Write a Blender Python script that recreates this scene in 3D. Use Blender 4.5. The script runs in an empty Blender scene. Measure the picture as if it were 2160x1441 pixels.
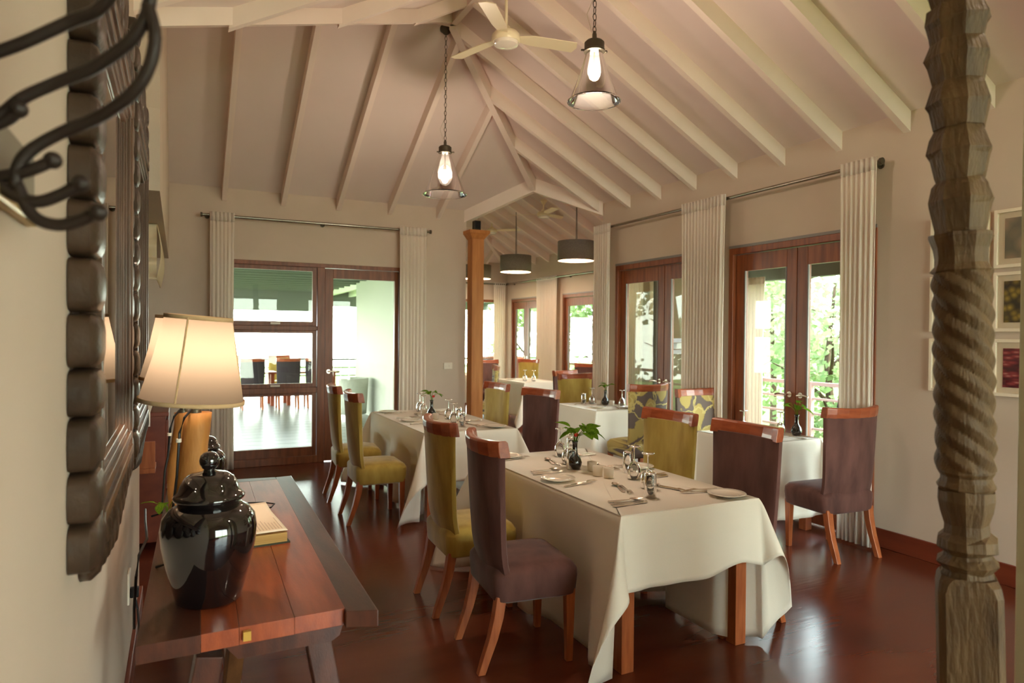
import bpy, math, random
from mathutils import Vector, Matrix
PI = math.pi
SC = bpy.context.scene
COL = SC.collection
# ------------------------------------------------------------------ camera
def make_camera():
    yaw, pitch, roll = math.atan(704/1440), -math.radians(.6), math.radians(.5)
    f = Vector((math.sin(yaw)*math.cos(pitch), math.cos(yaw)*math.cos(pitch), math.sin(pitch)))
    r0 = Vector((math.cos(yaw), -math.sin(yaw), 0)); u0 = r0.cross(f)
    r = r0*math.cos(roll) + u0*math.sin(roll); u = -r0*math.sin(roll) + u0*math.cos(roll)
    cd = bpy.data.cameras.new('camera'); cam = bpy.data.objects.new('camera', cd); COL.objects.link(cam)
    cd.sensor_width = 36; cd.lens = 24; cd.clip_start = .05; cd.clip_end = 300
    m = Matrix((r, u, -f)).transposed().to_4x4(); m.translation = (0, 0, 1.6)
    cam.matrix_world = m
    cd.dof.use_dof = True; cd.dof.focus_distance = 3.4; cd.dof.aperture_fstop = 3.5
    SC.camera = cam
make_camera()
# ------------------------------------------------------------------ world, sun, exposure
w = bpy.data.worlds.new('sky'); SC.world = w; w.use_nodes = True
nt = w.node_tree; nt.nodes.clear()
o_ = nt.nodes.new('ShaderNodeOutputWorld'); b_ = nt.nodes.new('ShaderNodeBackground')
tc = nt.nodes.new('ShaderNodeTexCoord'); sx = nt.nodes.new('ShaderNodeSeparateXYZ'); cr = nt.nodes.new('ShaderNodeValToRGB')
nt.links.new(tc.outputs['Generated'], sx.inputs[0]); nt.links.new(sx.outputs[2], cr.inputs[0])
cr.color_ramp.elements[0].position = 0.0; cr.color_ramp.elements[0].color = (1.0, .99, .93, 1)
cr.color_ramp.elements[1].position = .8; cr.color_ramp.elements[1].color = (.52, .70, 1.0, 1)
nt.links.new(cr.outputs[0], b_.inputs[0]); nt.links.new(b_.outputs[0], o_.inputs[0])
b_.inputs[1].default_value = 16.0
sun = bpy.data.objects.new('sun', bpy.data.lights.new('sun', 'SUN')); COL.objects.link(sun)
sun.data.energy = 12; sun.data.color = (1, .95, .84); sun.data.angle = .02
sun.rotation_euler = (math.radians(38), 0, math.radians(35))
vs = SC.view_settings; vs.view_transform = 'Standard'; vs.look = 'None'; vs.gamma = 1; vs.use_curve_mapping = False
vs.exposure = 0.6
SC.cycles.use_denoising = True
SC.cycles.max_bounces = 10; SC.cycles.transparent_max_bounces = 24; SC.cycles.diffuse_bounces = 8
SC.cycles.sample_clamp_indirect = 6; SC.cycles.caustics_reflective = False; SC.cycles.caustics_refractive = False
WARM = (1.0, .80, .62)
def point(name, loc, energy, color=WARM, radius=.05, parent=None):
    l = bpy.data.lights.new(name, 'POINT'); l.energy = energy; l.color = color; l.shadow_soft_size = radius
    o = bpy.data.objects.new(name, l); COL.objects.link(o); o.location = loc
    if parent: o.parent = parent
    return o

# ------------------------------------------------------------------ materials
def lin(c):
    return tuple(((x/255)/12.92 if x/255 <= .04045 else ((x/255+.055)/1.055)**2.4) for x in c) + (1,)
MATS = {}
def mat(name, col, rough=.6, spec=.4, metal=0, col2=None, nscale=6, stretch=(1,1,1), ncontrast=(.35,.65), detail=4,
        bump=0, bscale=40, bstretch=None, sheen=0, coat=0, trans=0, emit=None, estr=0, ior=1.45):
    m = bpy.data.materials.new(name); m.use_nodes = True; n = m.node_tree; p = n.nodes['Principled BSDF']
    p.inputs['Base Color'].default_value = lin(col); p.inputs['Roughness'].default_value = rough
    p.inputs['Specular IOR Level'].default_value = spec; p.inputs['Metallic'].default_value = metal
    p.inputs['Sheen Weight'].default_value = sheen; p.inputs['Coat Weight'].default_value = coat
    p.inputs['Transmission Weight'].default_value = trans; p.inputs['IOR'].default_value = ior
    if sheen: p.inputs['Sheen Roughness'].default_value = .35
    if emit: p.inputs['Emission Color'].default_value = lin(emit); p.inputs['Emission Strength'].default_value = estr
    if col2 or bump:
        t = n.nodes.new('ShaderNodeTexCoord')
    if col2:
        mp = n.nodes.new('ShaderNodeMapping'); mp.inputs['Scale'].default_value = stretch
        no = n.nodes.new('ShaderNodeTexNoise'); no.inputs['Scale'].default_value = nscale; no.inputs['Detail'].default_value = detail
        ra = n.nodes.new('ShaderNodeValToRGB'); ra.color_ramp.elements[0].position = ncontrast[0]; ra.color_ramp.elements[1].position = ncontrast[1]
        ra.color_ramp.elements[0].color = lin(col); ra.color_ramp.elements[1].color = lin(col2)
        n.links.new(t.outputs['Object'], mp.inputs[0]); n.links.new(mp.outputs[0], no.inputs['Vector'])
        n.links.new(no.outputs['Fac'], ra.inputs[0]); n.links.new(ra.outputs[0], p.inputs['Base Color'])
    if bump:
        mp2 = n.nodes.new('ShaderNodeMapping'); mp2.inputs['Scale'].default_value = bstretch or stretch
        nb = n.nodes.new('ShaderNodeTexNoise'); nb.inputs['Scale'].default_value = bscale; nb.inputs['Detail'].default_value = 3
        bu = n.nodes.new('ShaderNodeBump'); bu.inputs['Strength'].default_value = bump; bu.inputs['Distance'].default_value = .01
        n.links.new(t.outputs['Object'], mp2.inputs[0]); n.links.new(mp2.outputs[0], nb.inputs['Vector'])
        n.links.new(nb.outputs['Fac'], bu.inputs['Height']); n.links.new(bu.outputs[0], p.inputs['Normal'])
    MATS[name] = m; return m
def translucent(name, col, fac=.5, col2=None, nscale=9):
    m = bpy.data.materials.new(name); m.use_nodes = True; n = m.node_tree; n.nodes.clear()
    out = n.nodes.new('ShaderNodeOutputMaterial'); d = n.nodes.new('ShaderNodeBsdfDiffuse'); t = n.nodes.new('ShaderNodeBsdfTranslucent'); x = n.nodes.new('ShaderNodeMixShader')
    x.inputs[0].default_value = fac
    for s in (d, t): s.inputs[0].default_value = lin(col)
    if col2:
        tcn = n.nodes.new('ShaderNodeTexCoord'); no = n.nodes.new('ShaderNodeTexNoise'); no.inputs['Scale'].default_value = nscale
        ra = n.nodes.new('ShaderNodeValToRGB'); ra.color_ramp.elements[0].position = .38; ra.color_ramp.elements[1].position = .62
        ra.color_ramp.elements[0].color = lin(col); ra.color_ramp.elements[1].color = lin(col2)
        n.links.new(tcn.outputs['Object'], no.inputs['Vector']); n.links.new(no.outputs['Fac'], ra.inputs[0])
        for s in (d, t): n.links.new(ra.outputs[0], s.inputs[0])
    n.links.new(d.outputs[0], x.inputs[1]); n.links.new(t.outputs[0], x.inputs[2]); n.links.new(x.outputs[0], out.inputs[0])
    MATS[name] = m; return m
def pane_mat(name='pane_glass', tint=(240, 246, 240), refl=1.0):
    m = bpy.data.materials.new(name); m.use_nodes = True; n = m.node_tree; n.nodes.clear()
    out = n.nodes.new('ShaderNodeOutputMaterial'); tr = n.nodes.new('ShaderNodeBsdfTransparent'); g = n.nodes.new('ShaderNodeBsdfGlossy'); x = n.nodes.new('ShaderNodeMixShader')
    lw = n.nodes.new('ShaderNodeLayerWeight'); lw.inputs[0].default_value = .5
    pw = n.nodes.new('ShaderNodeMath'); pw.operation = 'POWER'; pw.inputs[1].default_value = 4
    fr = n.nodes.new('ShaderNodeMath'); fr.operation = 'MULTIPLY_ADD'; fr.inputs[1].default_value = .8; fr.inputs[2].default_value = .03
    n.links.new(lw.outputs['Facing'], pw.inputs[0]); n.links.new(pw.outputs[0], fr.inputs[0])
    tr.inputs[0].default_value = lin(tint); g.inputs['Roughness'].default_value = .01
    n.links.new(fr.outputs[0], x.inputs[0]); n.links.new(tr.outputs[0], x.inputs[1]); n.links.new(g.outputs[0], x.inputs[2]); n.links.new(x.outputs[0], out.inputs[0])
    MATS[name] = m; return m
WALL = mat('wall_paint', (204, 187, 171), .75, .25, col2=(198, 181, 164), nscale=1.5, bump=.06, bscale=90)
CEIL = mat('ceiling_paint', (226, 211, 205), .7, .25, col2=(220, 205, 198), nscale=1.2)
RAFT = mat('rafter_paint', (236, 220, 210), .6, .3, col2=(230, 214, 203), nscale=2)
FLOOR = mat('polished_floor', (92, 42, 28), .23, .6, col2=(108, 52, 34), nscale=1.6, stretch=(.8, 2.2, 1), bump=.05, bscale=7, bstretch=(.5, 5, 1))
DOORW = mat('door_wood', (112, 66, 44), .38, .45, col2=(134, 80, 53), nscale=5, stretch=(6, 6, .6), bump=.05, bscale=40)
DOORR = mat('door_wood_red', (118, 62, 40), .34, .5, col2=(150, 84, 50), nscale=4, stretch=(6, 6, .5), bump=.05, bscale=40)
CHW = mat('chair_wood', (176, 100, 58), .35, .45, col2=(154, 82, 46), nscale=5, stretch=(8, 8, 1), coat=.1)
CREST = mat('crest_wood', (166, 86, 52), .3, .45, col2=(144, 70, 42), nscale=5, stretch=(1, 8, 8), coat=.15)
GREEN = mat('olive_velvet', (196, 172, 92), .8, .2, col2=(158, 132, 62), nscale=5, stretch=(2, 2, .6), ncontrast=(.3, .72), sheen=.55, bump=.12, bscale=160)
PURP = mat('aubergine_velvet', (112, 76, 70), .8, .2, col2=(80, 54, 50), nscale=5, stretch=(2, 2, .6), ncontrast=(.3, .72), sheen=.2, bump=.12, bscale=160)
BACKG = mat('charcoal_fabric', (60, 52, 56), .8, .2, sheen=.2)
CLOTH = mat('table_linen', (238, 230, 216), .7, .25, bump=.05, bscale=220)
CURT = translucent('curtain_linen', (244, 236, 226), .4)
STEEL = mat('steel', (222, 212, 198), .26, .5, metal=1)
ROD = mat('rod_metal', (150, 144, 132), .25, .5, metal=1)
DARKM = mat('dark_metal', (92, 84, 70), .45, .5, metal=.6)
IRON = mat('wrought_iron', (46, 36, 32), .5, .4, metal=.3, bump=.1, bscale=120)
CERA = mat('black_glaze', (14, 11, 13), .04, .6, coat=1)
CHINA = mat('white_china', (240, 232, 218), .1, .5, coat=.5)
GLASS = mat('glass', (255, 255, 255), .0, .5, trans=1, ior=1.45)
FROST = mat('frosted_glass', (240, 228, 208), .35, .5, trans=.15)
PANE = pane_mat()
def glow_haze(name):  # diffuse mix paints the bulb's whitish glow haze into the clear glass
    m = bpy.data.materials.new(name); m.use_nodes = True; n = m.node_tree; n.nodes.clear()
    out = n.nodes.new('ShaderNodeOutputMaterial'); tr = n.nodes.new('ShaderNodeBsdfTransparent'); g = n.nodes.new('ShaderNodeBsdfGlossy'); d = n.nodes.new('ShaderNodeBsdfDiffuse'); t = n.nodes.new('ShaderNodeBsdfTranslucent')
    a = n.nodes.new('ShaderNodeMixShader'); b = n.nodes.new('ShaderNodeMixShader'); c = n.nodes.new('ShaderNodeMixShader'); lw = n.nodes.new('ShaderNodeLayerWeight'); lw.inputs[0].default_value = .25
    g.inputs['Roughness'].default_value = .02; a.inputs[0].default_value = .5; b.inputs[0].default_value = .035
    n.links.new(d.outputs[0], a.inputs[1]); n.links.new(t.outputs[0], a.inputs[2]); n.links.new(tr.outputs[0], b.inputs[1]); n.links.new(a.outputs[0], b.inputs[2])
    n.links.new(lw.outputs['Fresnel'], c.inputs[0]); n.links.new(b.outputs[0], c.inputs[1]); n.links.new(g.outputs[0], c.inputs[2]); n.links.new(c.outputs[0], out.inputs[0])
    return m
GLOWHAZE = glow_haze('glow_haze_glass')
THIN = pane_mat('thin_glass', (254, 254, 252))
TABW = mat('teak', (164, 82, 46), .3, .45, col2=(126, 58, 34), nscale=3.2, stretch=(9, 1, 3), ncontrast=(.3, .7), bump=.06, bscale=30, coat=.25)
TABD = mat('teak_dark', (84, 46, 32), .32, .45, col2=(62, 34, 25), nscale=3, stretch=(9, 1, 3), bump=.06, bscale=30, coat=.2)
TABL = mat('teak_pale', (124, 84, 52), .5, .3, col2=(96, 62, 38), nscale=3, stretch=(6, 6, 1))
BLOCK = mat('rough_timber', (188, 132, 70), .6, .3, col2=(156, 100, 48), nscale=5, stretch=(4, 4, 1), ncontrast=(.3, .7), bump=.5, bscale=14, bstretch=(2, 2, .6))
PINE = mat('pine', (196, 132, 74), .5, .35, col2=(168, 104, 54), nscale=4, stretch=(5, 5, .5), ncontrast=(.35, .75), bump=.1, bscale=20)
CARVED = mat('carved_dark_wood', (50, 37, 28), .36, .45, col2=(70, 53, 40), nscale=9, bump=.2, bscale=60)
MOULD = mat('moulding_wood', (74, 54, 40), .3, .5, col2=(98, 72, 54), nscale=4, stretch=(4, 4, .4))
POST = mat('old_carved_wood', (96, 73, 46), .6, .3, col2=(62, 44, 27), nscale=7, stretch=(3, 3, .8), ncontrast=(.3, .75), bump=.4, bscale=40, bstretch=(3, 3, .6))
MIRROR = mat('mirror', (225, 228, 225), .0, .5, metal=1)
SHADE = translucent('shade_linen', (106, 95, 82), .5)
TRIM = mat('shade_binding', (205, 172, 130), .8, .2)
DRUM = mat('drum_grey', (128, 118, 104), .7, .3, col2=(114, 104, 92), nscale=60)
DRUMIN = mat('drum_inner', (245, 225, 200), .6, .3)
CREAM = mat('fan_cream', (236, 224, 190), .3, .5)
BASEB = mat('baseboard_wood', (104, 44, 28), .35, .45, col2=(122, 56, 36), nscale=3, stretch=(2, .6, 4))
BULB = mat('bulb_glow', (255, 225, 180), .5, .3, emit=(255, 214, 160), estr=22)
BLACK = mat('black_plastic', (22, 20, 20), .4, .4)
WHITEP = mat('white_plastic', (226, 216, 200), .35, .4)
PAPER = mat('paper', (240, 224, 200), .8, .1)
PAGEE = mat('page_edges', (196, 160, 100), .8, .1, col2=(170, 130, 76), nscale=3, stretch=(.2, .2, 60))
BOOKC = mat('book_cover', (62, 62, 44), .6, .3)
FRAMEW = mat('frame_white', (236, 222, 200), .45, .3)
MAT_ = mat('mount_board', (232, 216, 196), .8, .1)
LEAF = translucent('leaf_green', (112, 140, 40), .35, (74, 112, 32), 14)
TREEL = translucent('tree_leaf', (112, 136, 84), .5, (160, 172, 122), 1.3)
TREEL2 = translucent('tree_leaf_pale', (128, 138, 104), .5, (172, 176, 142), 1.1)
BARK = mat('bark', (92, 74, 60), .9, .1, col2=(70, 55, 44), nscale=8)
DECK = mat('deck_boards', (98, 98, 86), .34, .45, col2=(116, 116, 102), nscale=3, stretch=(.6, 6, 1))
OUTW = mat('outside_white_wall', (176, 178, 166), .7, .2)
ROOFD = mat('roof_dark', (112, 118, 110), .7, .2)
ROOFG = mat('roof_board', (222, 226, 212), .7, .2)
GREYF = mat('grey_aluminium', (132, 126, 124), .4, .5)
OUTWOOD = mat('outdoor_wood', (150, 74, 48), .5, .3)
LAWN = mat('lawn', (96, 116, 56), .9, .1, col2=(120, 134, 70), nscale=1.5)
CREAMB = translucent('blind_cream', (240, 226, 198), .4)
JAMB = mat('jamb_paint', (186, 182, 150), .6, .3)
RED = mat('red_petal', (190, 52, 40), .6, .2)
GOLD = mat('gilded', (188, 160, 100), .35, .5, metal=.5)
PLAQ = mat('plaque_grey', (128, 118, 102), .6, .3)

def floral(name):
    m = bpy.data.materials.new(name); m.use_nodes = True; n = m.node_tree; p = n.nodes['Principled BSDF']; p.inputs['Roughness'].default_value = .75
    t = n.nodes.new('ShaderNodeTexCoord'); mp = n.nodes.new('ShaderNodeMapping'); mp.inputs['Scale'].default_value = (6.2, .6, 5.2); mp.inputs['Rotation'].default_value = (0, .5, 0)
    v = n.nodes.new('ShaderNodeTexVoronoi'); v.inputs['Scale'].default_value = 1.0; v.inputs['Randomness'].default_value = .75
    no = n.nodes.new('ShaderNodeTexNoise'); no.inputs['Scale'].default_value = 2.2
    ad = n.nodes.new('ShaderNodeMixRGB'); ad.blend_type = 'ADD'; ad.inputs[0].default_value = .35
    r = n.nodes.new('ShaderNodeValToRGB'); r.color_ramp.interpolation = 'CONSTANT'
    e = r.color_ramp.elements; e[0].position = 0; e[0].color = lin((180, 156, 88)); e[1].position = .50; e[1].color = lin((150, 128, 76))
    q = r.color_ramp.elements.new(.525); q.color = lin((104, 88, 82))
    v2 = n.nodes.new('ShaderNodeTexVoronoi'); v2.feature = 'DISTANCE_TO_EDGE'; v2.inputs['Scale'].default_value = .62
    r2 = n.nodes.new('ShaderNodeValToRGB'); r2.color_ramp.elements[0].position = .012; r2.color_ramp.elements[1].position = .02
    r2.color_ramp.elements[0].color = (1, 1, 1, 1); r2.color_ramp.elements[1].color = (0, 0, 0, 1)
    mx = n.nodes.new('ShaderNodeMixRGB'); mx.inputs[2].default_value = lin((196, 176, 110))
    n.links.new(t.outputs['Object'], mp.inputs[0]); n.links.new(mp.outputs[0], no.inputs['Vector'])
    n.links.new(mp.outputs[0], ad.inputs[1]); n.links.new(no.outputs['Color'], ad.inputs[2])
    n.links.new(ad.outputs[0], v.inputs['Vector']); n.links.new(ad.outputs[0], v2.inputs['Vector'])
    n.links.new(v.outputs['Distance'], r.inputs[0]); n.links.new(v2.outputs['Distance'], r2.inputs[0])
    n.links.new(r2.outputs[0], mx.inputs[0]); n.links.new(r.outputs[0], mx.inputs[1]); n.links.new(mx.outputs[0], p.inputs['Base Color'])
    MATS[name] = m; return m
FLORAL = floral('floral_print')
def photo_mat(name, cols, scale, feature='F1', stretch=(1, 1, 1)):
    m = bpy.data.materials.new(name); m.use_nodes = True; n = m.node_tree; p = n.nodes['Principled BSDF']; p.inputs['Roughness'].default_value = .25
    t = n.nodes.new('ShaderNodeTexCoord'); mp = n.nodes.new('ShaderNodeMapping'); mp.inputs['Scale'].default_value = stretch
    v = n.nodes.new('ShaderNodeTexVoronoi'); v.inputs['Scale'].default_value = scale; v.feature = feature
    r = n.nodes.new('ShaderNodeValToRGB'); e = r.color_ramp.elements
    e[0].position = 0; e[0].color = lin(cols[0]); e[1].position = .75; e[1].color = lin(cols[-1])
    for k, c in enumerate(cols[1:-1]):
        q = e.new(.75*(k+1)/(len(cols)-1)); q.color = lin(c)
    n.links.new(t.outputs['Object'], mp.inputs[0]); n.links.new(mp.outputs[0], v.inputs['Vector'])
    n.links.new(v.outputs['Distance'], r.inputs[0]); n.links.new(r.outputs[0], p.inputs['Base Color'])
    return m

# ------------------------------------------------------------------ mesh builder
class MB:
    def __init__(s): s.v = []; s.f = []
    def add(s, vs, fs):
        b = len(s.v); s.v += [tuple(x) for x in vs]; s.f += [tuple(b+i for i in f) for f in fs]; return s
    def box(s, x0, x1, y0, y1, z0, z1):
        return s.add([(x0,y0,z0),(x1,y0,z0),(x1,y1,z0),(x0,y1,z0),(x0,y0,z1),(x1,y0,z1),(x1,y1,z1),(x0,y1,z1)],
                     [(3,2,1,0),(4,5,6,7),(0,1,5,4),(1,2,6,5),(2,3,7,6),(3,0,4,7)])
    def bar(s, a, b, w, h, up=(0,0,1)):     # box from a to b; h along up, hanging centred
        a = Vector(a); b = Vector(b); d = (b-a).normalized(); u = Vector(up); sd = d.cross(u).normalized(); u = sd.cross(d).normalized()
        vs = []
        for p in (a, b):
            for i, j in ((-1,-1),(1,-1),(1,1),(-1,1)): vs.append(p+sd*w/2*i+u*h/2*j)
        return s.add(vs, [(0,1,2,3),(7,6,5,4),(0,4,5,1),(1,5,6,2),(2,6,7,3),(3,7,4,0)])
    def loft(s, rings, cap=True, closed=True):
        n = len(rings[0]); vs = [p for r in rings for p in r]; fs = []
        for k in range(len(rings)-1):
            for i in range(n if closed else n-1):
                j = (i+1) % n; fs.append((k*n+i, k*n+j, (k+1)*n+j, (k+1)*n+i))
        if cap: fs.append(tuple(reversed(range(n)))); fs.append(tuple((len(rings)-1)*n+i for i in range(n)))
        return s.add(vs, fs)
    def lathe(s, prof, n=24, c=(0,0,0), cap=True, rot=0):
        rings = [[(c[0]+r*math.cos(2*PI*i/n+rot), c[1]+r*math.sin(2*PI*i/n+rot), c[2]+z) for i in range(n)] for r, z in prof]
        return s.loft(rings, cap)
    def tube(s, path, r, n=8, cap=True):
        P = [Vector(p) for p in path]; rings = []; up = Vector((.13, .21, 1)).normalized()
        for i, p in enumerate(P):
            d = (P[min(i+1, len(P)-1)]-P[max(i-1, 0)]).normalized()
            a = d.cross(up)
            if a.length < 1e-3: a = d.cross(Vector((1,0,0)))
            a.normalize(); b = a.cross(d); rr = r[i] if isinstance(r, (list, tuple)) else r
            rings.append([p+a*rr*math.cos(2*PI*k/n)+b*rr*math.sin(2*PI*k/n) for k in range(n)])
        return s.loft(rings, cap)
    def grid(s, fn, nu, nv):
        vs = [fn(i/nu, j/nv) for j in range(nv+1) for i in range(nu+1)]
        return s.add(vs, [(j*(nu+1)+i, j*(nu+1)+i+1, (j+1)*(nu+1)+i+1, (j+1)*(nu+1)+i) for j in range(nv) for i in range(nu)])
    def poly(s, pts, ext):                  # polygon extruded along vector ext
        e = Vector(ext); n = len(pts); vs = [Vector(p) for p in pts]+[Vector(p)+e for p in pts]
        return s.add(vs, [tuple(range(n)), tuple(reversed(range(n, 2*n)))]+[(i, i+n, (i+1) % n+n, (i+1) % n) for i in range(n)])
    def ball(s, c, r, n=12, m=8):
        if not isinstance(r, (tuple, list)): r = (r, r, r)
        rings = [[(c[0]+r[0]*math.sin(PI*k/m)*math.cos(2*PI*i/n), c[1]+r[1]*math.sin(PI*k/m)*math.sin(2*PI*i/n), c[2]-r[2]*math.cos(PI*k/m)) for i in range(n)] for k in range(1, m)]
        b = len(s.v); s.loft(rings, False); N = len(rings)
        s.v += [(c[0], c[1], c[2]-r[2]), (c[0], c[1], c[2]+r[2])]; lo = len(s.v)-2
        for i in range(n):
            j = (i+1) % n; s.f.append((lo, b+j, b+i)); s.f.append((lo+1, b+(N-1)*n+i, b+(N-1)*n+j))
        return s
    def mesh(s, name, m):
        me = bpy.data.meshes.new(name); me.from_pydata([tuple(v) for v in s.v], [], s.f); me.validate(); me.update(); me.materials.append(m); return me
    def build(s, name, m, parent=None, smooth=False, bevel=0, sub=0, solid=0, loc=None, angle=40):
        me = s.mesh(name, m); o = bpy.data.objects.new(name, me); COL.objects.link(o)
        if parent: o.parent = parent
        if loc: o.location = loc
        if smooth:
            for p in me.polygons: p.use_smooth = True
            if smooth != 'all':
                try: me.set_sharp_from_angle(angle=math.radians(angle))
                except Exception: pass
        if solid:
            md = o.modifiers.new('solid', 'SOLIDIFY'); md.thickness = solid; md.offset = 0
        if bevel:
            md = o.modifiers.new('bevel', 'BEVEL'); md.width = bevel; md.segments = 2; md.limit_method = 'ANGLE'; md.angle_limit = math.radians(50)
        if sub:
            md = o.modifiers.new('sub', 'SUBSURF'); md.levels = sub; md.render_levels = sub
        return o
def tag(o, label=None, cat=None, group=None, kind=None):
    if label: o['label'] = label
    if cat: o['category'] = cat
    if group: o['group'] = group
    if kind: o['kind'] = kind
    return o
def thing(name, label, cat, loc=(0,0,0), rz=0, group=None):
    o = bpy.data.objects.new(name, None); COL.objects.link(o); o.location = loc; o.rotation_euler = (0, 0, rz); o.empty_display_size = .1
    return tag(o, label, cat, group)
def dup(root, loc, rz, label, group=None):
    r = root.copy(); COL.objects.link(r); r.location = loc; r.rotation_euler = (0, 0, rz); r['label'] = label
    if group: r['group'] = group
    def rec(a, b):
        for ch in a.children:
            c = ch.copy(); COL.objects.link(c); c.parent = b; rec(ch, c)
    rec(root, r); return r
def struct(name, mb, m, parent=None, **k):
    o = mb.build(name, m, parent, **k)
    if not parent: o['kind'] = 'structure'
    return o
def rrect(cx, cy, hx, hy, r, z, n=4):
    pts = []
    for (sx_, sy_, a0) in ((1,1,0),(-1,1,90),(-1,-1,180),(1,-1,270)):
        for k in range(n+1):
            a = math.radians(a0+90*k/n); pts.append((cx+sx_*(hx-r)+r*math.cos(a), cy+sy_*(hy-r)+r*math.sin(a), z))
    return pts

# ------------------------------------------------------------------ room shell
T = .547; ZE = 3.27; XR, XL, YB = 4.84, -.2, 8.6; XM = 2.32; YA = 6.08; ZA = ZE+2.52*T
YF = -3.2
struct('floor', MB().box(-1.3, 7.0, YF-.2, 8.74, -.12, 0).box(3.45, 7.0, 8.74, 14.6, -.12, 0), FLOOR)
# right wall with two double doors
DR = [(3.5, 5.07), (5.3, 7.0)]; DZ = 2.45
mb = MB(); ys = [YF, 3.5, 5.07, 5.3, 7.0, 7.3]
for a, b in ((YF, 3.5), (5.07, 5.3), (7.0, 7.3)): mb.box(XR, XR+.2, a, b, 0, ZE+.1)
for a, b in DR: mb.box(XR, XR+.2, a, b, DZ, ZE+.1)
struct('wall_right', mb, WALL)
# back wall with glazed door unit
BX = (.42, 2.62)
mb = MB(); mb.box(-1.3, BX[0], YB, YB+.2, 0, ZE+.1); mb.box(BX[1], 3.5, YB, YB+.2, 0, ZE+.1); mb.box(BX[0], BX[1], YB, YB+.2, DZ, ZE+.1)
struct('wall_back', mb, WALL)
# left wall with mirrors, alcove beyond, gable header above the alcove
mb = MB(); mb.box(XL-.25, XL, YF, 4.5, 0, ZE+.1)
struct('wall_left', mb, WALL)
mb = MB(); mb.poly([(-.1, 4.5, 2.42), (-.1, 8.6, 2.42), (-.1, 8.6, 3.27), (-.1, 6.08, 4.72), (-.1, 4.2, 3.42), (-.1, 4.5, 2.9)], (-.25, 0, 0))
struct('wall_gable', mb, WALL)
mb = MB(); mb.box(-1.3, -1.2, 4.5, 8.6, 0, 2.7); mb.box(-1.3, -.45, 4.4, 4.5, 0, 2.7); mb.box(-1.3, -.34, 4.4, 8.6, 2.6, 2.7)
struct('wall_alcove', mb, WALL)
mb = MB(); mb.box(-.45, 2.0, YF-.2, YF, 0, .3); mb.box(-.45, 1.2, YF-.2, YF, 0, 3.6); mb.box(4.7, 5.04, YF-.2, YF, 0, 3.6); mb.box(1.2, 4.7, YF-.2, YF, 2.6, 3.6)
mb.poly([(-.45, YF, 3.5), (5.04, YF, 3.5), (2.32, YF, 5.0)], (0, -.2, 0))
struct('wall_front', mb, WALL)
# ceiling slopes
th = .08
def Z(x, y, kind):
    return ZE+T*{'r': XR-x, 'b': YB-y, 'l': x-XL, 'f': 2.52-(YA-y)}[kind]
A = (XM, YA, ZA); XLm = -.2
mb = MB()
mb.poly([(XR+.1, YF, Z(XR+.1, 0, 'r')), (XR+.1, 7.2, Z(XR+.1, 0, 'r')), (4.185, 7.945, Z(4.185, 0, 'r')), A, (XM, YF, ZA)], (0, 0, th))
mb.poly([(-.2, YB+.1, Z(0, YB+.1, 'b')), (-.2, YA, ZA), A, (4.185, 7.945, Z(0, 7.945, 'b')), (3.43, 8.7, Z(0, 8.7, 'b'))], (0, 0, th))
mb.poly([(XL-.1, YF, Z(XL-.1, 0, 'l')), (XM, YF, ZA), A, (XL-.1, 4.02, Z(XL-.1, 0, 'l'))], (0, 0, th))
mb.poly([(XL-.1, 4.02, Z(XL-.1, 0, 'l')), A, (XL-.1, YA, ZA)], (0, 0, th))
CE = struct('ceiling', mb, CEIL)
def rafter(a, b, d=.15, w_=.055, name='rafter', par=None):   # a,b on the ceiling plane: rafter hangs d below
    a = Vector(a); b = Vector(b); s = (b-a).cross(Vector((0,0,1))).normalized()*w_/2
    pts = [a-s+Vector((0,0,.01)), a+s+Vector((0,0,.01)), a+s-Vector((0,0,d)), a-s-Vector((0,0,d))]
    q = MB(); q.add([*pts, *[p+(b-a) for p in pts]], [(3,2,1,0),(4,5,6,7),(0,1,5,4),(1,2,6,5),(2,3,7,6),(3,0,4,7)])
    return q.build(name, RAFT, par or CE)
for y in [7.32-.578*k for k in range(18)]:         # right slope
    t = min(2.52, (7.945-y)+.655 if y > 6.08 else 2.52); 
    if y > 6.08: t = 8.6-y
    rafter((XR, y, ZE), (XR-t, y, ZE+T*t))
for x in [.475+.655*k for k in range(5)]:          # back slope
    t = 2.52 if x < XM else (4.84-x)
    rafter((x, YB, ZE), (x, YB-t, ZE+T*t))
for y in [YF+.2+.62*k for k in range(15)]:         # left slope
    s0 = 0 if y < 4.05 else (y-4.07)*1.254
    if s0 < 2.4: rafter((XL+s0, y, ZE+T*s0), (XM, y, ZA), .12)
rafter((4.185, 7.945, Z(4.185, 0, 'r')), A, .17, .07, 'hip_beam')
rafter((XM, YF, ZA), A, .14, .06, 'ridge_beam')
rafter((-.1, YA, ZA), A, .14, .06, 'ridge_beam')
rafter((XL, 4.07, ZE+.02), (2.32, 6.08, ZA), .11, .07, 'valley_beam')
rafter((3.5, 8.63, ZE+.01), (4.185, 7.945, ZE+T*.655+.01), .17, .09, 'opening_beam')
rafter((4.84, 7.29, ZE+.01), (4.185, 7.945, ZE+T*.655+.01), .17, .09, 'opening_beam')
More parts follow.
